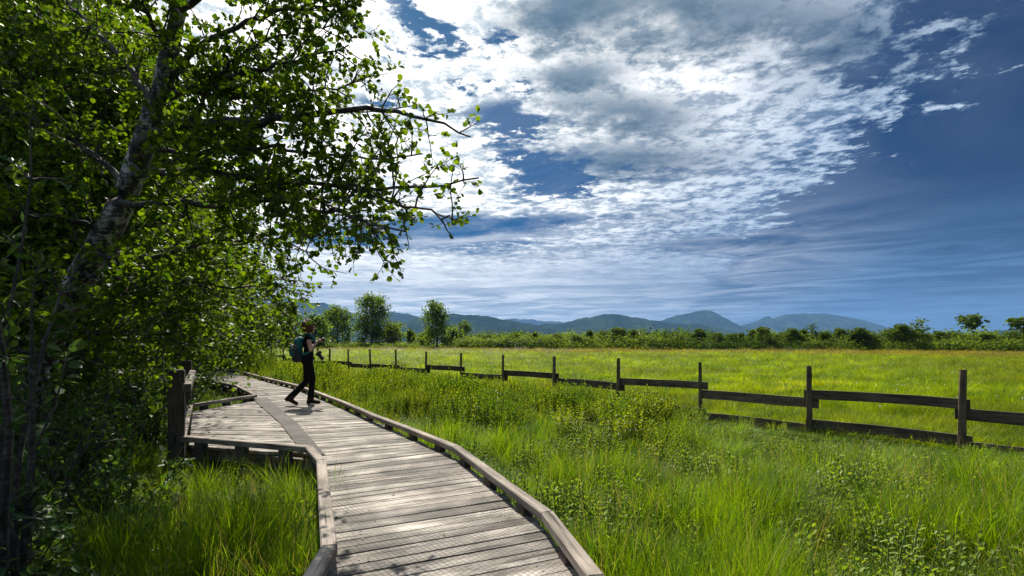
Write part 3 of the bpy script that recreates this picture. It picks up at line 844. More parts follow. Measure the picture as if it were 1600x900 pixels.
for (xy, H, cr, cb, nl, nf, ls, sd, lab) in lw:
    place_tree('broadleaf_tree', make_tree(sd, H, cr, cb, nl, nf, ls, trunk_r=.11, clump=.40), (*xy, 0), 0, 1.0, label=lab, category='tree', group='trees of the left wood')

# understorey shrubs
def make_shrub(seed, H, Rr, n_stem, n_leaf_each, leaf, T=LEAF_OVAL, leafm=M_SHRUB, upr=.8, side=5):
    r = np.random.default_rng(seed); wa = Acc(); lf = Leafs(T)
    for i in range(n_stem):
        an = r.uniform(0, 6.28); rr_ = r.uniform(0, .25) * Rr
        d = np.array([math.cos(an) * Rr / H * r.uniform(.2, 1.1), math.sin(an) * Rr / H * r.uniform(.2, 1.1), upr])
        st = grow(r, (math.cos(an) * rr_, math.sin(an) * rr_, -.05), d, H * r.uniform(.6, 1.1), 7, .45, -.15)
        V, F = tube(st, rad_line(.010 * H, .003, 8), 4); wa.add(V, F)
        for _ in range(side):
            j = r.integers(1, 7)
            sp = grow(r, st[j], perp_dir(r, norm(st[j + 1] - st[j]), .7, .1), r.uniform(.2, .45) * Rr, 4, .5, -.1)
            V, F = tube(sp, rad_line(.004 * H, .002, 5), 3); wa.add(V, F)
            lf.twig(r, sp, n_leaf_each, leaf, .15, .7)
        lf.twig(r, st, n_leaf_each * 2, leaf, .25, .8)
    return wa.mesh('stem', M_BARKD), lf.mesh('foliage', leafm)
def place_plant(name, meshes, loc, rz, sc, **props):
    root = empty(name, loc, **props); root.rotation_euler = (0, 0, rz); root.scale = (sc, sc, sc)
    for nm, me in zip(('stem', 'foliage'), meshes): obj(nm, me, root)
    return root
shr = [
    ((-3.55, 3.85), 1.15, .75, 'low dark shrub at bottom left edge of the picture'),
    ((-2.75, 2.75), .85, .6, 'shaded leafy shrub in the bottom left corner'),
    ((-4.35, 4.75), 1.45, .8, 'dark oval-leaved shrub at the foot of the leaning alder'),
    ((-3.30, 4.35), .80, .6, 'small shaded shrub at the edge of the left grass'),
    ((-5.25, 6.15), 1.7, .85, 'tall dark shrub between leaning trunk and handrail post'),
    ((-4.70, 6.65), 1.5, .7, 'leafy shrub pressing against the handrail post'),
    ((-6.25, 8.10), 1.8, .9, 'green shrub behind the handrail beam'),
    ((-6.9, 9.9), 1.5, .9, 'bright shrub behind the far side of the platform'),
    ((-2.55, 3.35), .60, .5, 'little leafy bush beside the left grass tussocks'),
    ((-7.4, 11.6), 1.3, .8, 'shrub at the inner corner where platform meets boardwalk'),
    ((-5.9, 5.2), 1.9, .9, 'dark shrub left of the leaning trunk'),
    ((-4.55, 5.55), 1.2, .7, 'dense low shrub in front of the handrail post'),
]
for i, ((x_, y_), H, rr_, lab) in enumerate(shr):
    place_plant('shrub', make_shrub(50 + i, H, rr_, 13, 9, .062 if y_ > 4 else .055), (x_, y_, 0), 0, 1.0, label=lab, category='shrub', group='understorey shrubs on the left')
place_plant('willow_sapling', make_shrub(71, 3.1, .55, 5, 15, .075, LEAF_LANCE, M_SAPL, 1.3, 6), (-2.75, 2.72, 0), 0, 1.0, label='tall sapling with narrow willow-like leaves at the left edge', category='sapling')
place_plant('hazel_sapling', make_shrub(72, 1.95, .5, 5, 8, .085, LEAF_ROUND, M_SAPL, 1.2, 5), (-3.25, 3.25, 0), 0, 1.0, label='slim sapling with large rounded leaves near the leaning trunk', category='sapling')

# ------------------------------------------------------------------ trees across the meadow
mid = [
    ('broadleaf_tree', P(580, 546, 140), make_tree(81, 16, 4.8, .10, 50, 6500, .40, leafm=M_MIDTREE, trunk_r=.38, clump=.27), 1, 'tallest dark rounded tree across the meadow right of the walker'),
    ('broadleaf_tree', P(527, 546, 140), make_tree(82, 12.2, 4.3, .10, 42, 4600, .40, leafm=M_MIDTREE, trunk_r=.28, clump=.27), 1, 'spreading tree just right of the walker\'s head'),
    ('broadleaf_tree', P(683, 546, 125), make_tree(83, 12.6, 3.3, .08, 44, 3600, .38, leafm=M_MIDTREE, trunk_r=.26, upright=.8, clump=.28), 1, 'tall narrow tree standing alone left of the skyline centre'),
    ('birch_tree', P(725, 546, 150), make_tree(84, 8.5, 2.3, .35, 22, 700, .45, wood=M_BIRCH, leafm=M_SCRUB, trunk_r=.20, upright=.9, clump=.4), 1, 'thin pale birch with sparse foliage right of the narrow tree'),
    ('small_tree', P(642, 546, 150), make_tree(85, 5.6, 1.6, .08, 24, 1300, .45, leafm=M_MIDTREE, trunk_r=.14, upright=1.2, clump=.4), 1, 'small conical tree left of the tall narrow tree'),
    ('small_tree', P(613, 546, 145), make_tree(86, 7.2, 3.0, .12, 24, 1500, .5, leafm=M_SCRUB, trunk_r=.16, clump=.4), 1, 'low pale bush tree at the right foot of the tallest tree'),
    ('broadleaf_tree', P(492, 546, 120), make_tree(87, 8.2, 3.0, .12, 30, 2400, .5, leafm=M_MIDTREE, trunk_r=.2, clump=.4), 1, 'tree directly behind the walker\'s head and shoulders'),
    ('broadleaf_tree', P(440, 547, 95), make_tree(88, 8.0, 3.2, .1, 34, 3600, .42, leafm=M_TREEB, trunk_r=.2, clump=.4), 1, 'light green tree across the meadow left of the walker'),
    ('broadleaf_tree', P(395, 547, 80), make_tree(89, 7.6, 3.2, .1, 34, 3600, .38, leafm=M_TREEB, trunk_r=.2, clump=.4), 1, 'light green tree half hidden by the left wood'),
    ('small_tree', P(705, 546, 135), make_tree(90, 5.5, 2.8, .08, 24, 1500, .5, leafm=M_MIDTREE, trunk_r=.15, clump=.4), 1, 'bushy low tree at the right foot of the narrow tree'),
    ('small_tree', P(666, 546, 132), make_tree(91, 4.2, 2.4, .06, 22, 1300, .45, leafm=M_SCRUB, trunk_r=.12, clump=.4), 1, 'rounded bush at the left foot of the narrow tree'),
]
for nm, loc, ms, sc_, lab in mid:
    place_tree(nm, ms, (loc.x, loc.y, -.03), .7, sc_, label=lab, category='tree', group='trees across the meadow')

# far treeline: trees that stand out of it, sorted from left to right
random.seed(5)
far_var = [make_tree(100 + i, 6.0, rr_, .10, 30, 2200, .27, leafm=M_FARTREE, trunk_r=.10, upright=up, clump=.30, sides=5) for i, (rr_, up) in enumerate(((1.8, .7), (1.4, 1.0), (2.2, .6), (1.0, 1.4)))]
snag_var = [make_tree(110, 6.0, 1.5, .45, 16, 170, .34, leafm=M_FARTREE, wood=M_BARKD, trunk_r=.09, upright=.9, clump=.35, sparse=.45, sides=5),
            make_tree(111, 6.0, 1.25, .66, 16, 330, .36, leafm=M_FARTREE, wood=M_BARKD, trunk_r=.08, upright=.7, clump=.38, sides=5)]
def tl_point(px, back=2.0):
    """where the sight line of bearing px meets the edge of the far wood"""
    uu = (px - 800) / 800; Y = (102.4 + back) / (.4235 * uu + .906)
    return uu * Y, Y
ft = [  # bearing, top row, kind
    (760, 522, 0), (800, 520, 2), (838, 517, 3), (872, 521, 0), (905, 522, 2), (919, 513, 3), (948, 515, 2), (968, 510, 0), (990, 513, 1), (1012, 524, 2), (1040, 514, 4), (1062, 521, 0), (1092, 511, 1), (1118, 519, 0),
    (1138, 520, 2), (1160, 517, 3), (1176, 513, 1), (1194, 509, 0), (1216, 519, 2), (1242, 512, 0), (1256, 511, 3), (1270, 504, 4), (1286, 516, 0), (1317, 511, 0), (1332, 513, 3), (1341, 509, 1), (1360, 515, 2), (1393, 512, 2), (1414, 505, 0), (1437, 496, 4),
    (1450, 518, 2), (1474, 516, 0), (1492, 518, 2), (1521, 487, 5), (1545, 521, 0), (1574, 516, 2), (1596, 492, 5)]
words = ['first', 'second', 'third', 'fourth', 'fifth', 'sixth', 'seventh', 'eighth', 'ninth', 'tenth', 'eleventh', 'twelfth', 'thirteenth', 'fourteenth', 'fifteenth', 'sixteenth', 'seventeenth', 'eighteenth', 'nineteenth', 'twentieth']
nft = len(ft)
special = {29: 'leafless-limbed crooked snag standing above the far treeline', 33: 'lone thin tree with bare stem and dark tuft above the far treeline',
           36: 'bare-stemmed tufted tree at the right edge of the picture', 21: 'thin pale-stemmed tree poking above the treeline below the flat mountain', 10: 'spindly half-bare tree in the treeline below the pointed peak'}
for i, (px, ty, kd) in enumerate(ft):
    x_, y_ = tl_point(px, random.uniform(2, 7) if kd < 4 else 4)
    hh = CAMZ + (537 - ty) / 800 * y_
    ms = far_var[kd] if kd < 4 else snag_var[kd - 4]
    lab = special.get(i) or ('dark tree in the far treeline, ' + (words[i] + ' treetop from its left end' if i < 19 else words[nft - 1 - i] + ' treetop from its right end'))
    s_ = hh / 6.0
    place_tree('treeline_tree' if kd < 4 else 'snag_tree', ms, (x_, y_, -.03), random.uniform(0, 6), (s_ * random.uniform(1.0, 1.7), s_ * random.uniform(1.0, 1.5), s_), label=lab, category='tree', group='trees of the far treeline')
# ------------------------------------------------------------------ scattered vegetation
def scatter(name, pts, rot, scl, idx, sources, label, parent=None):
    col = bpy.data.collections.new(name + '_source')
    for i, me in enumerate(sources):
        so = bpy.data.objects.new('%s_source_%02d' % (name, i), me); col.objects.link(so)
    me = bpy.data.meshes.new(name); n = len(pts)
    me.vertices.add(n); me.vertices.foreach_set('co', np.asarray(pts, np.float32).ravel())
    for nm, ty, arr in (('rot', 'FLOAT_VECTOR', rot), ('scl', 'FLOAT_VECTOR', scl)):
        me.attributes.new(nm, ty, 'POINT').data.foreach_set('vector', np.asarray(arr, np.float32).ravel())
    me.attributes.new('idx', 'INT', 'POINT').data.foreach_set('value', np.asarray(idx, np.int32))
    o = obj(name, me, parent, kind='stuff', label=label)
    g = bpy.data.node_groups.new(name, 'GeometryNodeTree')
    g.interface.new_socket('Geometry', in_out='INPUT', socket_type='NodeSocketGeometry')
    g.interface.new_socket('Geometry', in_out='OUTPUT', socket_type='NodeSocketGeometry')
    N = g.nodes; L = g.links
    gi = N.new('NodeGroupInput'); go = N.new('NodeGroupOutput'); iop = N.new('GeometryNodeInstanceOnPoints')
    ci = N.new('GeometryNodeCollectionInfo'); ci.inputs['Collection'].default_value = col
    ci.inputs['Separate Children'].default_value = True; ci.inputs['Reset Children'].default_value = True
    def na(nm, ty):
        a = N.new('GeometryNodeInputNamedAttribute'); a.data_type = ty; a.inputs['Name'].default_value = nm
        return a.outputs['Attribute']
    L.new(gi.outputs[0], iop.inputs['Points']); L.new(ci.outputs[0], iop.inputs['Instance'])
    iop.inputs['Pick Instance'].default_value = True
    L.new(na('idx', 'INT'), iop.inputs['Instance Index'])
    L.new(na('rot', 'FLOAT_VECTOR'), iop.inputs['Rotation']); L.new(na('scl', 'FLOAT_VECTOR'), iop.inputs['Scale'])
    L.new(iop.outputs[0], go.inputs[0])
    md = o.modifiers.new('scatter', 'NODES'); md.node_group = g
    return o

def tuft(seed, n, L, spread, width, lean, curve, mat, segs=4):
    r = np.random.default_rng(seed)
    an = r.uniform(0, 6.283, n); rr_ = spread * np.sqrt(r.uniform(0, 1, n))
    base = np.stack([rr_ * np.cos(an), rr_ * np.sin(an), np.full(n, -.03)], 1)
    az = an + r.normal(0, .8, n); h = np.stack([np.cos(az), np.sin(az), np.zeros(n)], 1)
    side = np.stack([-np.sin(az), np.cos(az), np.zeros(n)], 1)
    side = norm(side + r.normal(0, .5, (n, 3)) * np.array([1, 1, 0]))
    ln = L * r.uniform(.55, 1.15, n); le = lean * r.uniform(.2, 1.4, n); cu = curve * r.uniform(.2, 1.5, n); w = width * r.uniform(.7, 1.3, n)
    Vs = []
    for i in range(segs + 1):
        t = i / segs; ang = le + cu * t * t
        # integrate roughly
        cx = ln * (np.sin(le) * t + np.sin(cu) * np.cos(le) * t ** 3 * .55); cz = ln * (np.cos(le) * t - (1 - np.cos(cu)) * t ** 3 * .8)
        c_ = base + h * cx[:, None] + np.array([0, 0, 1.0]) * cz[:, None]
        ww = w * (1 - t) ** .7 * (.75 + .5 * t) if i < segs else w * .04
        Vs.append(c_ - side * ww[:, None] / 2); Vs.append(c_ + side * ww[:, None] / 2)
    V = np.stack(Vs, 1).reshape(-1, 3); m = 2 * (segs + 1)
    F0_ = np.array([[2 * i, 2 * i + 1, 2 * i + 3, 2 * i + 2] for i in range(segs)])
    F = (np.arange(n)[:, None, None] * m + F0_[None]).reshape(-1, 4)
    return mesh_np('tuft', V, [F], mat)

def in_poly(x_, y_, poly_):
    c_ = np.zeros(len(x_), bool); j = len(poly_) - 1
    for i in range(len(poly_)):
        xi, yi = poly_[i]; xj, yj = poly_[j]
        hit = ((yi > y_) != (yj > y_)) & (x_ < (xj - xi) * (y_ - yi) / (yj - yi + 1e-12) + xi)
        c_ ^= hit; j = i
    return c_
def grow_edge(E, other, d_):
    out = []
    for a, b2 in zip(E, other):
        v_ = np.array(a) - np.array(b2); v_ /= np.linalg.norm(v_); out.append(tuple(np.array(a) + v_ * d_))
    return out
walk_poly = grow_edge(LE, RI, .10) + grow_edge(RI, LE, .10)[::-1]
plat_poly = [(-2.0, 5.30), (-3.95, 5.92), (-5.85, 9.1), (-5.5, 11.1), (-4.2, 9.0)]
def fence_side(x_, y_): return (x_ - F0.x) * FN.x + (y_ - F0.y) * FN.y

def sample_area(r, n, x0, x1, y0, y1, pw=0.0):
    y_ = r.uniform(0, 1, n)
    y_ = (y0 ** (1 - pw) + y_ * (y1 ** (1 - pw) - y0 ** (1 - pw))) ** (1 / (1 - pw)) if pw else y0 + y_ * (y1 - y0)
    return y_

def tussock(seed, n, L, spread, width, lean, curve, mat, segs=4, clumps=5):
    """a patch of grass: several clumps of blades that arch away from the clump hearts"""
    r_ = np.random.default_rng(seed); Vs = []; Fs = []; n0 = 0
    for c_ in range(clumps):
        an = r_.uniform(0, 6.28); rr_ = spread * math.sqrt(r_.uniform(0, 1)) if c_ else 0
        me = tuft(seed * 17 + c_, n // clumps, L * r_.uniform(.7, 1.15), spread * .42, width, lean * r_.uniform(.7, 1.3), curve * r_.uniform(.6, 1.4), mat, segs)
        V = np.empty(len(me.vertices) * 3, np.float32); me.vertices.foreach_get('co', V); V = V.reshape(-1, 3).astype(float)
        F = np.empty(len(me.loops), np.int32); me.loops.foreach_get('vertex_index', F); F = F.reshape(-1, 4)
        bpy.data.meshes.remove(me)
        bend = r_.normal(0, .18, 2); V[:, 0] += bend[0] * V[:, 2] + rr_ * math.cos(an); V[:, 1] += bend[1] * V[:, 2] + rr_ * math.sin(an)
        Vs.append(V); Fs.append(F + n0); n0 += len(V)
    return mesh_np('tussock', np.concatenate(Vs), [np.concatenate(Fs)], mat)
T_A = [tussock(200 + i, 230, .46, .24, .0058, .30, 1.05, M_GRASS) for i in range(5)]
T_B = [tussock(210 + i, 220, .44, .24, .0052, .50, 1.5, M_GRASS, 5) for i in range(4)]
M_STALK = leaf_mat('dry_stalk', (.26, .22, .08), (.36, .31, .13), .3, spec=.1)
T_D = [tussock(250 + i, 16, .74, .26, .0050, .12, .35, M_STALK, 4, 4) for i in range(2)]
T_C = [tussock(220 + i, 170, .58, .24, .0080, .18, .60, M_GRASS, 4, 4) for i in range(3)]
r = np.random.default_rng(77)
# sedge between boardwalk and fence, and on the left of the boardwalk
N_ = 9000
y_ = 1.3 * (26 / 1.3) ** r.uniform(0, 1, N_)
x_ = y_ * r.uniform(-1.12, 1.22, N_)
keep = ~in_poly(x_, y_, walk_poly) & ~in_poly(x_, y_, plat_poly) & (fence_side(x_, y_) < .4)
keep &= ~((x_ < -.78 * y_ - .25) & (y_ < 9))
mound = .5 + .5 * np.sin(x_ * 2.1 + 1.3 * np.sin(y_ * 1.7)) * np.sin(y_ * 2.4 + 1.1 * np.sin(x_ * 1.3))
keep &= r.uniform(0, 1, N_) < np.clip(.30 + mound * 1.1, 0, 1)
x_, y_ = x_[keep], y_[keep]
fs = fence_side(x_, y_)
mound = .5 + .5 * np.sin(x_ * 2.1 + 1.3 * np.sin(y_ * 1.7)) * np.sin(y_ * 2.4 + 1.1 * np.sin(x_ * 1.3))
hgt = (.36 + .85 * mound) * r.uniform(.75, 1.2, len(x_))
hgt *= np.clip(.20 + (-fs) * .20, .18, .95)
lowp = (y_ < 6.4) & (y_ > 4.4) & (x_ < -1.7) & (x_ > -4.2)
hgt = np.where(lowp, hgt * 1.0 + .08, hgt)
wd = np.clip(.62 + y_ * .055, .7, 1.8)
idx = r.integers(0, 12, len(x_)); idx = np.where((idx >= 9) & (mound < .45), r.integers(0, 9, len(x_)), idx)
scatter('sedge_grass', np.stack([x_, y_, ground_z(x_, y_)], 1), np.stack([r.normal(0, .10, len(x_)), r.normal(0, .10, len(x_)), r.uniform(0, 6.28, len(x_))], 1),
        np.stack([wd, wd, hgt], 1), np.where(r.uniform(0, 1, len(x_)) < .07, r.integers(12, 14, len(x_)), idx), T_A + T_B + T_C + T_D, 'tall fresh green sedge grass beside the boardwalk')
# meadow beyond the fence
T_F = [tussock(230 + i, 130, .40, .42, .010, .24, .55, M_FGRASS, 3, 6) for i in range(5)]
N_ = 22000
y_ = 6.0 * (118 / 6.0) ** r.uniform(0, 1, N_)
x_ = y_ * r.uniform(-.75, 1.2, N_)
sT = .4235 * x_ + .906 * y_
keep = (fence_side(x_, y_) > .25) & (sT < 101.5) & ~in_poly(x_, y_, walk_poly)
x_, y_ = x_[keep], y_[keep]
wd = np.clip(y_ * .075, .9, 6.5)
hgt = np.clip(.62 + y_ * .009, .6, 1.35) * r.uniform(.6, 1.25, len(x_)) * np.clip(.6 + fence_side(x_, y_) * .12, .6, 1)
scatter('meadow_grass', np.stack([x_, y_, ground_z(x_, y_)], 1), np.stack([r.normal(0, .08, len(x_)), r.normal(0, .08, len(x_)), r.uniform(0, 6.28, len(x_))], 1),
        np.stack([wd, wd, hgt], 1), r.integers(0, 5, len(x_)), T_F, 'yellow-green meadow grass beyond the fence')

# scrub mass along the foot of the far treeline
def bush_mesh(seed, n, mat, leaf=.095):
    r_ = np.random.default_rng(seed); lf = Leafs(LEAF_ROUND)
    c_ = norm(r_.normal(0, 1, (26, 3))) * np.array([1, 1, .62]) * r_.uniform(.45, .9, (26, 1)); c_[:, 2] = np.abs(c_[:, 2]) * 1.3
    lf.cloud(r_, c_, n, .20, leaf); return lf.mesh('bush', mat)
B_S = [bush_mesh(300 + i, 1900, M_SCRUB) for i in range(5)]
N_ = 1500
px_ = np.concatenate([r.uniform(720, 1680, 1050), r.uniform(720, 1080, 450)]); uu = (px_ - 800) / 800
back = r.uniform(0, 1, N_) ** 1.3 * 26
Y_ = (102.4 + back) / (.4235 * uu + .906); X_ = uu * Y_
sc_ = (1.3 + 2.4 * r.uniform(0, 1, N_) ** 1.6) * (.75 + back / 26 * .5) * np.where(px_ < 1080, 1.15, 1.0)
scatter('far_scrub', np.stack([X_, Y_, np.full(N_, -.2)], 1), np.stack([np.zeros(N_), np.zeros(N_), r.uniform(0, 6.28, N_)], 1),
        np.stack([sc_ * 1.15, sc_ * 1.15, sc_], 1), r.integers(0, 5, N_), B_S, 'dense green scrub forming the far edge of the meadow')
N_ = 150
px_ = r.uniform(380, 770, N_); Y_ = r.uniform(122, 150, N_); X_ = (px_ - 800) / 800 * Y_; sc_ = r.uniform(.9, 2.3, N_)
scatter('low_scrub', np.stack([X_, Y_, np.full(N_, -.2)], 1), np.stack([np.zeros(N_), np.zeros(N_), r.uniform(0, 6.28, N_)], 1),
        np.stack([sc_ * 1.2, sc_ * 1.2, sc_], 1), r.integers(0, 5, N_), B_S, 'low green scrub around the feet of the trees across the meadow')
# lighter scrub and tall herbs behind the trees across the meadow
N_ = 420
px_ = r.uniform(330, 800, N_); Y_ = r.uniform(150, 200, N_); X_ = (px_ - 800) / 800 * Y_
sc_ = r.uniform(1.2, 2.6, N_)
scatter('reed_belt', np.stack([X_, Y_, np.full(N_, -.2)], 1), np.stack([np.zeros(N_), np.zeros(N_), r.uniform(0, 6.28, N_)], 1),
        np.stack([sc_ * 1.4, sc_ * 1.4, sc_ * .9], 1), r.integers(0, 3, N_), [bush_mesh(320 + i, 900, M_WEED, .13) for i in range(3)], 'bright green herb belt behind the trees across the meadow')

# ------------------------------------------------------------------ weeds
def upright_weed(seed, H, n_stem, leaf, mat=M_WEED2, T=LEAF_LANCE, spread=.12, whorl=3):
    r_ = np.random.default_rng(seed); wa = Acc(); lf = Leafs(T)
    for i in range(n_stem):
        an = r_.uniform(0, 6.28); rr_ = spread * r_.uniform(0, 1) * (n_stem > 1)
        st = grow(r_, (rr_ * math.cos(an), rr_ * math.sin(an), -.03), (math.cos(an) * .12, math.sin(an) * .12, 1), H * r_.uniform(.75, 1.05), 8, .15, 0)
        V, F = tube(st, rad_line(.006, .002, 9), 4); wa.add(V, F)
        nn = int(H / .045)
        for j in range(nn):
            t = .22 + .78 * j / nn; ix = t * 8; a = min(int(ix), 7); p = st[a] + (st[a + 1] - st[a]) * (ix - a)
            sz = leaf * (1.15 - .65 * t) if t < .95 else leaf * .4
            for q_ in range(whorl):
                az = j * 1.1 + q_ * 6.283 / whorl + r_.uniform(-.2, .2)
                el = .25 + .8 * t + r_.normal(0, .15)
                d = np.array([[math.cos(az) * math.cos(el), math.sin(az) * math.cos(el), math.sin(el)]])
                nrm = np.array([[-math.cos(az) * math.sin(el), -math.sin(az) * math.sin(el), math.cos(el)]])
                lf.p.append(p[None]); lf.d.append(d); lf.n.append(nrm); lf.s.append(np.array([sz * r_.uniform(.8, 1.15)]))
    return wa.mesh('stem', M_STEM), lf.mesh('foliage', mat)
def joined(ms):
    """stem and foliage of one weed as one mesh for the weed thicket"""
    bm_ = bmesh.new(); bm_.from_mesh(ms[0]); bm_.from_mesh(ms[1]); nf = len(ms[0].polygons)
    for i, f in enumerate(bm_.faces): f.material_index = 0 if i < nf else 1
    me = bpy.data.meshes.new('weed'); bm_.to_mesh(me); bm_.free()
    me.materials.append(ms[0].materials[0]); me.materials.append(ms[1].materials[0]); return me
WD = [upright_weed(400 + i, .55, 11, .066, M_WEED, LEAF_OVAL if i % 2 else LEAF_LANCE, .22, 2) for i in range(5)]
WT = [joined(w_) for w_ in WD]
# thicket: bright leafy herbs in a belt along the right kerb and in front of the fence
N_ = 15000
y_ = r.uniform(4.5, 27, N_); x_ = y_ * r.uniform(-.75, .55, N_)
fs = fence_side(x_, y_)
den = np.exp(-((fs + 1.9) / 1.0) ** 2) * .8 * (y_ < 13) * (x_ < 2.6) + np.clip((y_ - 8) / 4, 0, 1) * .75
wm = np.sin(x_ * 1.9 + 2 + np.sin(y_ * .9)) * np.sin(y_ * 1.5 + .5 + np.sin(x_ * 1.1)); den *= .10 + .90 * np.clip(wm * 1.6 + .55, 0, 1)
keep = (r.uniform(0, 1, N_) < den) & (fs < -.3) & ~in_poly(x_, y_, walk_poly) & ~in_poly(x_, y_, plat_poly)
right = np.interp(y_, [p[1] for p in RI], [p[0] for p in RI]) + .25
keep &= (x_ > right)
x_, y_ = x_[keep], y_[keep]; n_ = len(x_)
sc_ = r.uniform(.75, 1.45, n_) * np.clip(.62 - fence_side(x_, y_) * .16, .55, 1.05) * np.clip(.9 + (y_ - 8) * .03, .9, 1.3) * np.clip(.95 + .35 * wm[keep], .65, 1.35)
scatter('weed_thicket', np.stack([x_, y_, ground_z(x_, y_)], 1), np.stack([r.normal(0, .1, n_), r.normal(0, .1, n_), r.uniform(0, 6.28, n_)], 1),
        np.stack([sc_, sc_, sc_], 1), r.integers(0, 5, n_), WT, 'bright yellow-green leafy weeds between boardwalk and fence')

# small broad-leaved herbs mixed through the near grass, and litter on the deck
HM = [joined(upright_weed(520 + i, .34, 4 + i, .052, M_WEED2, LEAF_OVAL if i % 2 else LEAF_LANCE, .10, 2)) for i in range(4)]
N_ = 1900
y_ = 2.0 * (9 / 2.0) ** r.uniform(0, 1, N_); x_ = y_ * r.uniform(-.75, 1.15, N_)
pt = np.sin(x_ * 2.7 + 1) * np.sin(y_ * 2.2 + .4)
keep = (fence_side(x_, y_) < -.5) & ~in_poly(x_, y_, walk_poly) & ~in_poly(x_, y_, plat_poly) & (r.uniform(0, 1, N_) < .35 + .4 * (pt > .2)) & ~((x_ < -1.6) & (y_ > 4.3))
x_, y_ = x_[keep], y_[keep]; n_ = len(x_); sc_ = r.uniform(.8, 1.6, n_) * np.clip(.5 - fence_side(x_, y_) * .15, .5, 1)
scatter('ground_herbs', np.stack([x_, y_, ground_z(x_, y_)], 1), np.stack([r.normal(0, .12, n_), r.normal(0, .12, n_), r.uniform(0, 6.28, n_)], 1),
        np.stack([sc_, sc_, sc_], 1), r.integers(0, 4, n_), HM, 'small broad-leaved herbs mixed through the near grass')
M_LIT = leaf_mat('leaf_litter', (.05, .035, .018), (.16, .11, .045), .1, spec=.1)
N_ = 2600
y_ = r.uniform(1.8, 11, N_); x_ = r.uniform(-6, 1, N_)
keep = in_poly(x_, y_, walk_poly) | in_poly(x_, y_, plat_poly)
lx = np.interp(y_, [p[1] for p in LE], [p[0] for p in LE]); rx = np.interp(y_, [p[1] for p in RI], [p[0] for p in RI])
keep &= r.uniform(0, 1, N_) < .12 + .6 * np.exp(-np.minimum(np.abs(x_ - lx), np.abs(x_ - rx)) / .12)
x_, y_ = x_[keep], y_[keep]; n_ = len(x_)
d_ = np.stack([r.normal(0, 1, n_), r.normal(0, 1, n_), r.normal(0, .12, n_)], 1)
V, F = leaves(np.stack([x_, y_, np.full(n_, DZ + .010)], 1), d_, np.stack([r.normal(0, .2, n_), r.normal(0, .2, n_), np.ones(n_)], 1), r.uniform(.012, .040, n_), LEAF_OVAL)
obj('leaf_litter', mesh_np('leaf_litter', V, [F], M_LIT), kind='stuff', label='small dry leaves and crumbs lying on the deck boards')
# white cotton-grass heads dotted over the meadow
M_COT = plain('cotton_white', (.72, .72, .66), .9, 0, .1, 5, 0)
bm = bmesh.new(); bmesh.ops.create_icosphere(bm, subdivisions=1, radius=.016)
bmesh.ops.scale(bm, verts=bm.verts, vec=(1, 1, 1.3)); bmesh.ops.translate(bm, verts=bm.verts, vec=(0, 0, .42))
cot = bm_mesh('cotton_head', bm, M_COT, True)
N_ = 260
y_ = 9 * (75 / 9.0) ** r.uniform(0, 1, N_); x_ = y_ * r.uniform(-.2, 1.05, N_)
keep = fence_side(x_, y_) > 1.5; x_, y_ = x_[keep], y_[keep]; n_ = len(x_); sc_ = r.uniform(.7, 1.1, n_) * np.clip(y_ / 25, .8, 1.6)
scatter('cotton_grass', np.stack([x_, y_, ground_z(x_, y_)], 1), np.zeros((n_, 3)), np.stack([sc_, sc_, r.uniform(.8, 1.15, n_)], 1), np.zeros(n_, int), [cot], 'tiny white cotton-grass heads dotted over the meadow')

def wpt(px, py_top, Y, H): return ((px - 800) / 800 * Y, Y, CAMZ - (py_top - 537) / 800 * Y)
tall = [  # bearing, top row, distance, stems, leaf length, label
    (1170, 755, 4.6, 1, .075, 'single tall pale-leaved weed in the grass right of the boardwalk end'),
    (1368, 688, 6.0, 1, .085, 'tall spire-like weed in front of the right half of the fence'),
    (1455, 692, 6.1, 1, .07, 'small spired weed just left of the rightmost fence post'),
    (1496, 688, 6.3, 2, .075, 'spired weed pair at the foot of the rightmost fence post'),
    (1273, 668, 7.3, 2, .075, 'leafy weed at the foot of the second fence post from right'),
    (1148, 688, 6.4, 1, .07, 'thin upright weed left of the spire-like weed before the fence'),
    (990, 745, 4.7, 3, .060, 'broad-leaved weed cluster in the grass beyond the right kerb'),
    (905, 732, 5.0, 1, .06, 'single slim weed close to the right kerb bend'),
    (1120, 745, 5.0, 1, .06, 'slender weed just left of the single tall pale weed'),
    (1240, 700, 6.0, 3, .07, 'bushy weed in the grass below the second bay of the fence'),
    (1575, 690, 6.0, 2, .075, 'leafy weed at the right edge before the fence'),
    (1090, 640, 8.8, 3, .08, 'leafy weed at the foot of the third fence post from right'),
]
for i, (px, ty, Y, ns, lfz, lab) in enumerate(tall):
    x_, y_, zt = wpt(px, ty, Y * .83, 0); H = max(.3, zt)
    place_plant('tall_weed', upright_weed(430 + i, H / .98, ns, lfz, M_WEED2, LEAF_OVAL if i == 6 else LEAF_LANCE, .13, 3 if i != 6 else 2), (x_, y_, float(ground_z(x_, y_))), 0, 1.0, label=lab, category='weed', group='tall weeds in the grass')
bushw = [(800, 625, 8.6, 'round leafy weed bush right of the boardwalk, below the fence dip'), (975, 640, 7.6, 'yellow-green weed bush in front of the fourth fence post from right'),
         (580, 578, 11.6, 'weed bush behind the right kerb near the walker'), (880, 630, 8.2, 'bright weed bush in front of the fifth fence post from right'), (1060, 690, 6.4, 'dark-hearted weed bush in the middle of the grass'), (930, 610, 9.2, 'tall weed bush before the fence between two posts'),
         (640, 590, 10.6, 'weed bush halfway between the walker and the fence')]
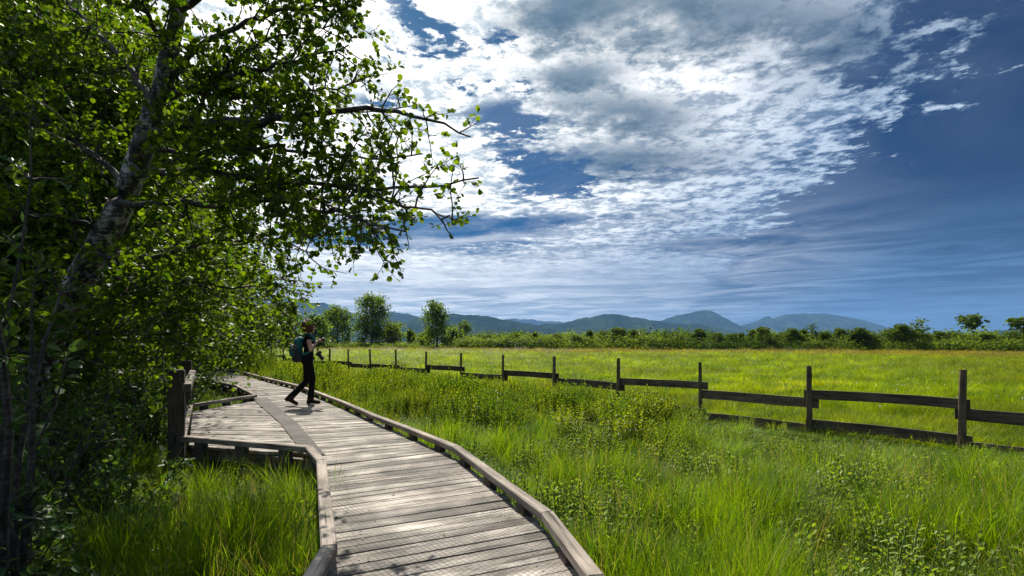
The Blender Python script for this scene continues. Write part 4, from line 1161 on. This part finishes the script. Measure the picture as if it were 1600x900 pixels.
for i, (px, ty, Y, lab) in enumerate(bushw):
    x_, y_, zt = wpt(px, ty, Y, 0); H = max(.45, zt)
    place_plant('weed_bush', upright_weed(460 + i, H, 22, .085, M_WEED, LEAF_OVAL if i % 2 else LEAF_LANCE, .36, 2), (x_, y_, float(ground_z(x_, y_))), 0, 1.0, label=lab, category='weed', group='weed bushes by the fence')
# small herbs on the shaded left bank
herb = [(250, 760, 4.4, 'pale leafy herb on the shaded bank in front of the platform'), (225, 830, 3.5, 'broad-leaved herb on the left bank near the bottom'), (190, 860, 3.1, 'large-leaved herb at the bottom left'),
        (488, 760, 4.3, 'leafy herb growing against the left kerb'), (330, 702, 5.25, 'thin herb rising before the left half of the platform kerb'), (400, 690, 5.1, 'thin herb rising before the right half of the platform kerb')]
for i, (px, ty, Y, lab) in enumerate(herb):
    x_, y_, zt = wpt(px, ty, Y, 0); H = max(.3, zt)
    place_plant('bank_herb', upright_weed(480 + i, H, 5 if i < 4 else 2, .085 if i < 4 else .05, M_SAPL if i < 3 else M_WEED2, LEAF_OVAL if i < 4 else LEAF_LANCE, .16, 2), (x_, y_, float(ground_z(x_, y_))), 0, 1.0, label=lab, category='herb', group='herbs on the left bank')

# bent dry stick in the grass, wire strand to the handrail post
M_DRY = plain('dry_wood', (.34, .29, .20), .8)
V, F = tube(smooth_path([P(1296, 764, 5.3), P(1318, 762, 5.25), P(1345, 768, 5.2), P(1372, 778, 5.15), P(1395, 795, 5.1)], 14), rad_line(.007, .004, 14), 6)
obj('dry_stick', mesh_np('dry_stick', V, [F], M_DRY, True), label='pale bent dry stick lying across the tall grass', category='stick')
M_WIRE = plain('wire_metal', (.10, .095, .09), .5, .8)
a, b2 = Vector(P(60, 528, 5.66)), Vector((-3.99, 5.94, 1.12))
pts = [a.lerp(b2, t) + Vector((0, 0, -.07 * math.sin(math.pi * t))) for t in np.linspace(0, 1, 14)]
V, F = tube(pts, .0045, 5); obj('fence_wire', mesh_np('fence_wire', V, [F], M_WIRE, True), label='thin wire strand stretched from leaning trunk to handrail post', category='wire')
# ------------------------------------------------------------------ the walker
def uv_ball(bm, c_, rad, rot=None, seg=14, ring=10):
    res = bmesh.ops.create_uvsphere(bm, u_segments=seg, v_segments=ring, radius=1.0)
    M = Matrix.Translation(c_) @ (rot.to_4x4() if rot else Matrix.Identity(4)) @ Matrix.Diagonal((*rad, 1))
    bmesh.ops.transform(bm, matrix=M, verts=res['verts'])
def capsule(bm, a, b2, ra, rb, sq=(1, 1)):
    """tapered limb with round ends"""
    a = Vector(a); b2 = Vector(b2); n = 8
    d = (b2 - a); q_ = d.to_track_quat('Z', 'Y').to_matrix()
    V = []
    prof = []
    for i in range(4): an = math.pi / 2 * (i / 4); prof.append((-ra * math.cos(an), ra * math.sin(an) + 1e-4))
    for i in range(5): t = i / 4; prof.append((d.length * t, ra + (rb - ra) * t))
    for i in range(1, 5): an = math.pi / 2 * (i / 4); prof.append((d.length + rb * math.sin(an), rb * math.cos(an) + 1e-4))
    rings = []
    for z_, r_ in prof:
        rings.append([bm.verts.new(a + q_ @ Vector((r_ * math.cos(2 * math.pi * j / 12) * sq[0], r_ * math.sin(2 * math.pi * j / 12) * sq[1], z_))) for j in range(12)])
    for i in range(len(rings) - 1):
        for j in range(12): bm.faces.new((rings[i][j], rings[i][(j + 1) % 12], rings[i + 1][(j + 1) % 12], rings[i + 1][j]))
    bm.faces.new(rings[0][::-1]); bm.faces.new(rings[-1])

def remeshed(bm, voxel, smooth_it=4):
    me = bpy.data.meshes.new('tmp'); bmesh.ops.recalc_face_normals(bm, faces=bm.faces); bm.to_mesh(me); bm.free()
    o = bpy.data.objects.new('tmp', me); COL.objects.link(o)
    md = o.modifiers.new('r', 'REMESH'); md.mode = 'VOXEL'; md.voxel_size = voxel
    sm = o.modifiers.new('s', 'SMOOTH'); sm.iterations = smooth_it; sm.factor = .5
    dg = bpy.context.evaluated_depsgraph_get()
    out = bpy.data.meshes.new_from_object(o.evaluated_get(dg))
    bpy.data.objects.remove(o); bpy.data.meshes.remove(me)
    for p in out.polygons: p.use_smooth = True
    return out

M_SKIN = plain('skin', (.60, .36, .26), .55, 0, .08, 20, .05)
M_TOP = plain('black_top', (.012, .012, .014), .85, 0, .3, 60, .3)
M_PANTS = plain('black_trousers', (.010, .010, .012), .8, 0, .3, 50, .3)
M_BOOT = plain('brown_boot', (.040, .028, .022), .7, 0, .3, 40, .2)
M_HAIR = plain('auburn_hair', (.12, .040, .022), .5, 0, .5, 60, .5)
M_PACK = plain('teal_pack', (.010, .12, .14), .7, 0, .25, 30, .3)
M_PACKD = plain('dark_pack', (.014, .022, .026), .75, 0, .3, 30, .3)
M_RUST = plain('rust_cord', (.36, .10, .04), .7)
M_CAM = plain('camera_body', (.014, .014, .015), .45, 0, .2, 30, .1)
for m_ in (M_TOP, M_PANTS, M_BOOT): m_.node_tree.nodes['Principled BSDF'].inputs['Specular IOR Level'].default_value = .12
M_GLASS = plain('lens_glass', (.01, .01, .02), .08, 0, 0, 5, 0)

WX, WY = -4.02, 10.1
WROT = R(24)                       # local +X is her walking direction, +Y her left side
walker = empty('person', (WX, WY, DZ), label='person in black sleeveless top and trousers walking along the boardwalk with a camera', category='person')
walker.rotation_euler = (0, 0, WROT)
bm = bmesh.new()
# local frame: x forward, y left, z up
pel = (0, 0, .90)
uv_ball(bm, Vector((-.01, 0, .92)), (.115, .165, .125))
uv_ball(bm, Vector((.005, 0, 1.04)), (.098, .135, .13))
uv_ball(bm, Vector((.005, 0, 1.20)), (.105, .155, .15))
uv_ball(bm, Vector((-.005, 0, 1.30)), (.085, .165, .075))
uv_ball(bm, Vector((.075, .065, 1.20)), (.055, .06, .06)); uv_ball(bm, Vector((.075, -.065, 1.20)), (.055, .06, .06))
uv_ball(bm, Vector((-.055, .07, .875)), (.085, .09, .095)); uv_ball(bm, Vector((-.055, -.07, .875)), (.085, .09, .095))
capsule(bm, (-.01, 0, 1.32), (.012, 0, 1.43), .056, .048)
# legs: the left leg forward with the weight on it, the right leg trailing on its toes
hipL, kneeL, ankL = Vector((.0, .085, .86)), Vector((.085, .08, .49)), Vector((.045, .075, .09))
hipR, kneeR, ankR = Vector((-.01, -.085, .86)), Vector((-.03, -.085, .47)), Vector((-.33, -.08, .155))
for hp, kn, an in ((hipL, kneeL, ankL), (hipR, kneeR, ankR)):
    capsule(bm, hp, kn, .093, .062); capsule(bm, kn, kn.lerp(an, .45), .060, .060); capsule(bm, kn.lerp(an, .4), an, .058, .066)
# boots
capsule(bm, ankL + Vector((-.015, 0, -.035)), ankL + Vector((.155, -.015, -.055)), .046, .036, (1, 1)); uv_ball(bm, ankL + Vector((-.03, 0, -.05)), (.05, .042, .042))
capsule(bm, ankR + Vector((-.03, 0, -.02)), ankR + Vector((.115, .0, -.115)), .046, .036); uv_ball(bm, ankR + Vector((-.045, 0, -.025)), (.052, .042, .048))
# arms bent, both hands on the camera in front of the chest
shR, elR, wrR = Vector((-.005, -.175, 1.315)), Vector((.035, -.220, 1.085)), Vector((.150, -.095, 1.245))
shL, elL, wrL = Vector((-.005, .175, 1.315)), Vector((.05, .215, 1.075)), Vector((.165, .080, 1.235))
for sh, el, wr in ((shR, elR, wrR), (shL, elL, wrL)):
    capsule(bm, sh, el, .048, .038); capsule(bm, el, wr, .038, .026)
# hands: palm, four fingers curling round the camera, thumb from the side
for wr, sg in ((wrR, 1), (wrL, -1)):
    fw = Vector((.80, .35 * sg, .30)).normalized(); up = Vector((-.2, 0, 1)); sd = fw.cross(up).normalized()
    up = sd.cross(fw).normalized()
    pc = wr + fw * .05
    capsule(bm, wr, wr + fw * .08, .026, .030, (1.0, .75))
    for fi, (o_, ln) in enumerate(((.027, .040), (.009, .046), (-.009, .043), (-.026, .034))):
        k0 = wr + fw * .085 + up * o_; k1 = k0 + fw * ln * .7 + Vector((0, .012 * sg, 0)); k2 = k1 + fw * ln * .25 + Vector((0, .024 * sg, -.004))
        capsule(bm, k0, k1, .0092, .0085); capsule(bm, k1, k2, .0085, .0075)
    capsule(bm, wr + fw * .03 + up * .022, wr + fw * .055 + up * .052 + Vector((0, .012 * sg, 0)), .0115, .0095)
    capsule(bm, wr + fw * .055 + up * .052 + Vector((0, .012 * sg, 0)), wr + fw * .085 + up * .058 + Vector((0, .02 * sg, 0)), .0095, .008)
# head turned a little to her left
HD = Vector((.03, .0, 1.525)); HR = Matrix.Rotation(R(16), 3, 'Z')
uv_ball(bm, HD + HR @ Vector((-.008, 0, .018)), (.092, .074, .105), HR)
uv_ball(bm, HD + HR @ Vector((.035, 0, -.045)), (.058, .052, .070), HR)
uv_ball(bm, HD + HR @ Vector((.055, 0, -.095)), (.028, .028, .022), HR)
capsule(bm, HD + HR @ Vector((.078, 0, .012)), HD + HR @ Vector((.104, 0, -.028)), .010, .014)
uv_ball(bm, HD + HR @ Vector((.085, 0, -.060)), (.014, .024, .009), HR)
for sg in (-1, 1): uv_ball(bm, HD + HR @ Vector((-.005, .074 * sg, -.012)), (.018, .010, .030), HR)
body_me = remeshed(bm, .0075, 3)
for m_ in (M_SKIN, M_TOP, M_PANTS, M_BOOT): body_me.materials.append(m_)
def body_region(c_):
    if c_.z < .135 and c_.x > -.1: return 3
    if c_.x < -.2 and c_.z < .205: return 3
    if c_.z < .965: return 2
    arm_d = min(((c_ - sh).length for sh in (shR, shL)))
    if c_.z > 1.385 - .25 * max(0, c_.x): return 0
    if abs(c_.y) > .165 and (c_.z < 1.275): return 0
    if c_.x > .125 and c_.z < 1.32 and abs(c_.y) > .0: return 0
    if abs(c_.y) > .15 and c_.z < 1.16: return 0
    return 1
mi = np.array([body_region(p.center) for p in body_me.polygons], np.int32)
body_me.polygons.foreach_set('material_index', mi)
obj('body', body_me, walker)
# eyes and brows
for sg in (-1, 1):
    bm = bmesh.new(); uv_ball(bm, HD + HR @ Vector((.080, .030 * sg, .012)), (.010, .012, .009), HR, 8, 6)
    obj('eye', bm_mesh('eye', bm, plain('eye', (.03, .02, .015), .2, 0, 0, 5, 0), True), walker)
# curly bob: many small ringlets over a cap
bm = bmesh.new(); rr2 = random.Random(9)
uv_ball(bm, HD + HR @ Vector((-.030, 0, .026)), (.108, .104, .116), HR, 18, 12)
for _ in range(300):
    v_ = Vector((rr2.gauss(0, 1), rr2.gauss(0, 1), rr2.gauss(0, 1))).normalized()
    p = Vector((-.034 + v_.x * .114, v_.y * .112, .018 + v_.z * .122))
    if p.x > .045 and p.z < .065: continue
    if p.z < -.105: continue
    q_ = rr2.uniform(.014, .024)
    uv_ball(bm, HD + HR @ p, (q_, q_ * rr2.uniform(.7, 1.2), q_ * rr2.uniform(.8, 1.4)), HR, 7, 5)
obj('hair', bm_mesh('hair', bm, M_HAIR, True), walker)
# belt
V, F = tube([Vector((math.cos(t) * .112 - .003, math.sin(t) * .158, .965)) for t in np.linspace(0, 2 * math.pi, 25)], .012, 6)
obj('belt', mesh_np('belt', V, [F], M_PACKD, True), walker)

# backpack on her back (a thing of its own)
pack = empty('backpack', (WX, WY, DZ), label='teal hiking backpack with rust cords on the walker\'s back', category='backpack'); pack.rotation_euler = (0, 0, WROT)
bm = bmesh.new()
uv_ball(bm, Vector((-.205, 0, 1.02)), (.115, .160, .155)); uv_ball(bm, Vector((-.18, 0, 1.18)), (.095, .148, .155)); uv_ball(bm, Vector((-.15, 0, 1.27)), (.07, .12, .08))
me = remeshed(bm, .012, 6); me.materials.append(M_PACK)
obj('sack', me, pack)
bm = bmesh.new(); uv_ball(bm, Vector((-.295, 0, 1.05)), (.055, .11, .115)); uv_ball(bm, Vector((-.285, 0, 1.12)), (.05, .10, .07))
me = remeshed(bm, .010, 4); me.materials.append(M_PACK); obj('front_pocket', me, pack)
bm = bmesh.new(); uv_ball(bm, Vector((-.20, 0, .905)), (.105, .150, .075)); uv_ball(bm, Vector((-.13, 0, .92)), (.06, .14, .09))
me = remeshed(bm, .010, 4); me.materials.append(M_PACKD); obj('base_panel', me, pack)
for sg in (-1, 1):
    bm = bmesh.new(); uv_ball(bm, Vector((-.20, .155 * sg, 1.00)), (.07, .03, .10)); me = remeshed(bm, .010, 3); me.materials.append(M_PACKD); obj('side_pocket', me, pack)
    pts = smooth_path([(-.115, .085 * sg, 1.345), (-.04, .10 * sg, 1.395), (.055, .11 * sg, 1.355), (.112, .115 * sg, 1.25), (.10, .14 * sg, 1.13), (.02, .165 * sg, 1.04), (-.11, .15 * sg, .99)], 22)
    V, F = tube(pts, .022, 8); obj('shoulder_strap', mesh_np('shoulder_strap', V, [F], M_PACK, True), pack)
for i, z_ in enumerate((1.19, 1.12, 1.05)):
    V, F = tube(smooth_path([(-.20, -.163 + .012 * i, z_ - .05), (-.285, -.12, z_), (-.338 + .01 * i, 0, z_ + .01), (-.285, .12, z_), (-.20, .163, z_ - .05)], 16), .008, 6)
    obj('cord', mesh_np('cord', V, [F], M_RUST, True), pack)
V, F = tube(smooth_path([(-.13, -.03, 1.345), (-.15, 0, 1.385), (-.13, .03, 1.345)], 9), .009, 6); obj('grab_loop', mesh_np('grab_loop', V, [F], M_PACKD, True), pack)

def camera_thing(loc, rot, label, s_=1.0, lens=.09):
    root = empty('photo_camera', loc, label=label, category='camera'); root.rotation_euler = rot; root.scale = (s_,) * 3
    bm = bmesh.new(); bmesh.ops.create_cube(bm, size=1); bmesh.ops.scale(bm, verts=bm.verts, vec=(.06, .13, .085)); bmesh.ops.bevel(bm, geom=list(bm.edges), offset=.012, segments=2, affect='EDGES')
    obj('housing', bm_mesh('housing', bm, M_CAM), root)
    bm = bmesh.new(); bmesh.ops.create_cone(bm, cap_ends=True, segments=4, radius1=.045, radius2=.028, depth=.03, matrix=Matrix.Translation((0, 0, .055)) @ Matrix.Rotation(R(45), 4, 'Z'))
    obj('viewfinder', bm_mesh('viewfinder', bm, M_CAM), root)
    bm = bmesh.new(); bmesh.ops.create_cone(bm, cap_ends=True, segments=20, radius1=.034, radius2=.038, depth=lens, matrix=Matrix.Translation((.028 + lens / 2, 0, -.004)) @ Matrix.Rotation(R(90), 4, 'Y'))
    lo = obj('lens', bm_mesh('lens', bm, M_CAM, False), root)
    bm = bmesh.new(); uv_ball(bm, Vector((.026 + lens, 0, -.004)), (.006, .03, .03)); obj('glass', bm_mesh('glass', bm, M_GLASS, True), lo)
    bm = bmesh.new(); bmesh.ops.create_cone(bm, cap_ends=True, segments=14, radius1=.012, radius2=.012, depth=.012, matrix=Matrix.Translation((0, .045, .048))); obj('dial', bm_mesh('dial', bm, M_CAM), root)
    return root
Rz = Matrix.Rotation(WROT, 3, 'Z')
def wloc(v_): return Rz @ Vector(v_) + Vector((WX, WY, DZ))
camera_thing(wloc((.235, -.005, 1.285)), (0, R(-8), WROT), 'small black camera held up in the walker\'s hands', .85, .05)
camera_thing(wloc((.185, -.05, 1.00)), (0, R(48), WROT - .35), 'black camera with long lens hanging at the walker\'s hip', 1.0, .12)
V, F = tube(smooth_path([wloc((.165, -.10, 1.05)), wloc((.145, -.105, 1.18)), wloc((.075, -.085, 1.36)), wloc((-.055, 0, 1.405)), wloc((.075, .085, 1.36)), wloc((.15, .05, 1.18)), wloc((.185, -.01, 1.05))], 30), .008, 6)
obj('camera_strap', mesh_np('camera_strap', V, [F], M_CAM, True), label='black camera strap around the walker\'s neck', category='strap')
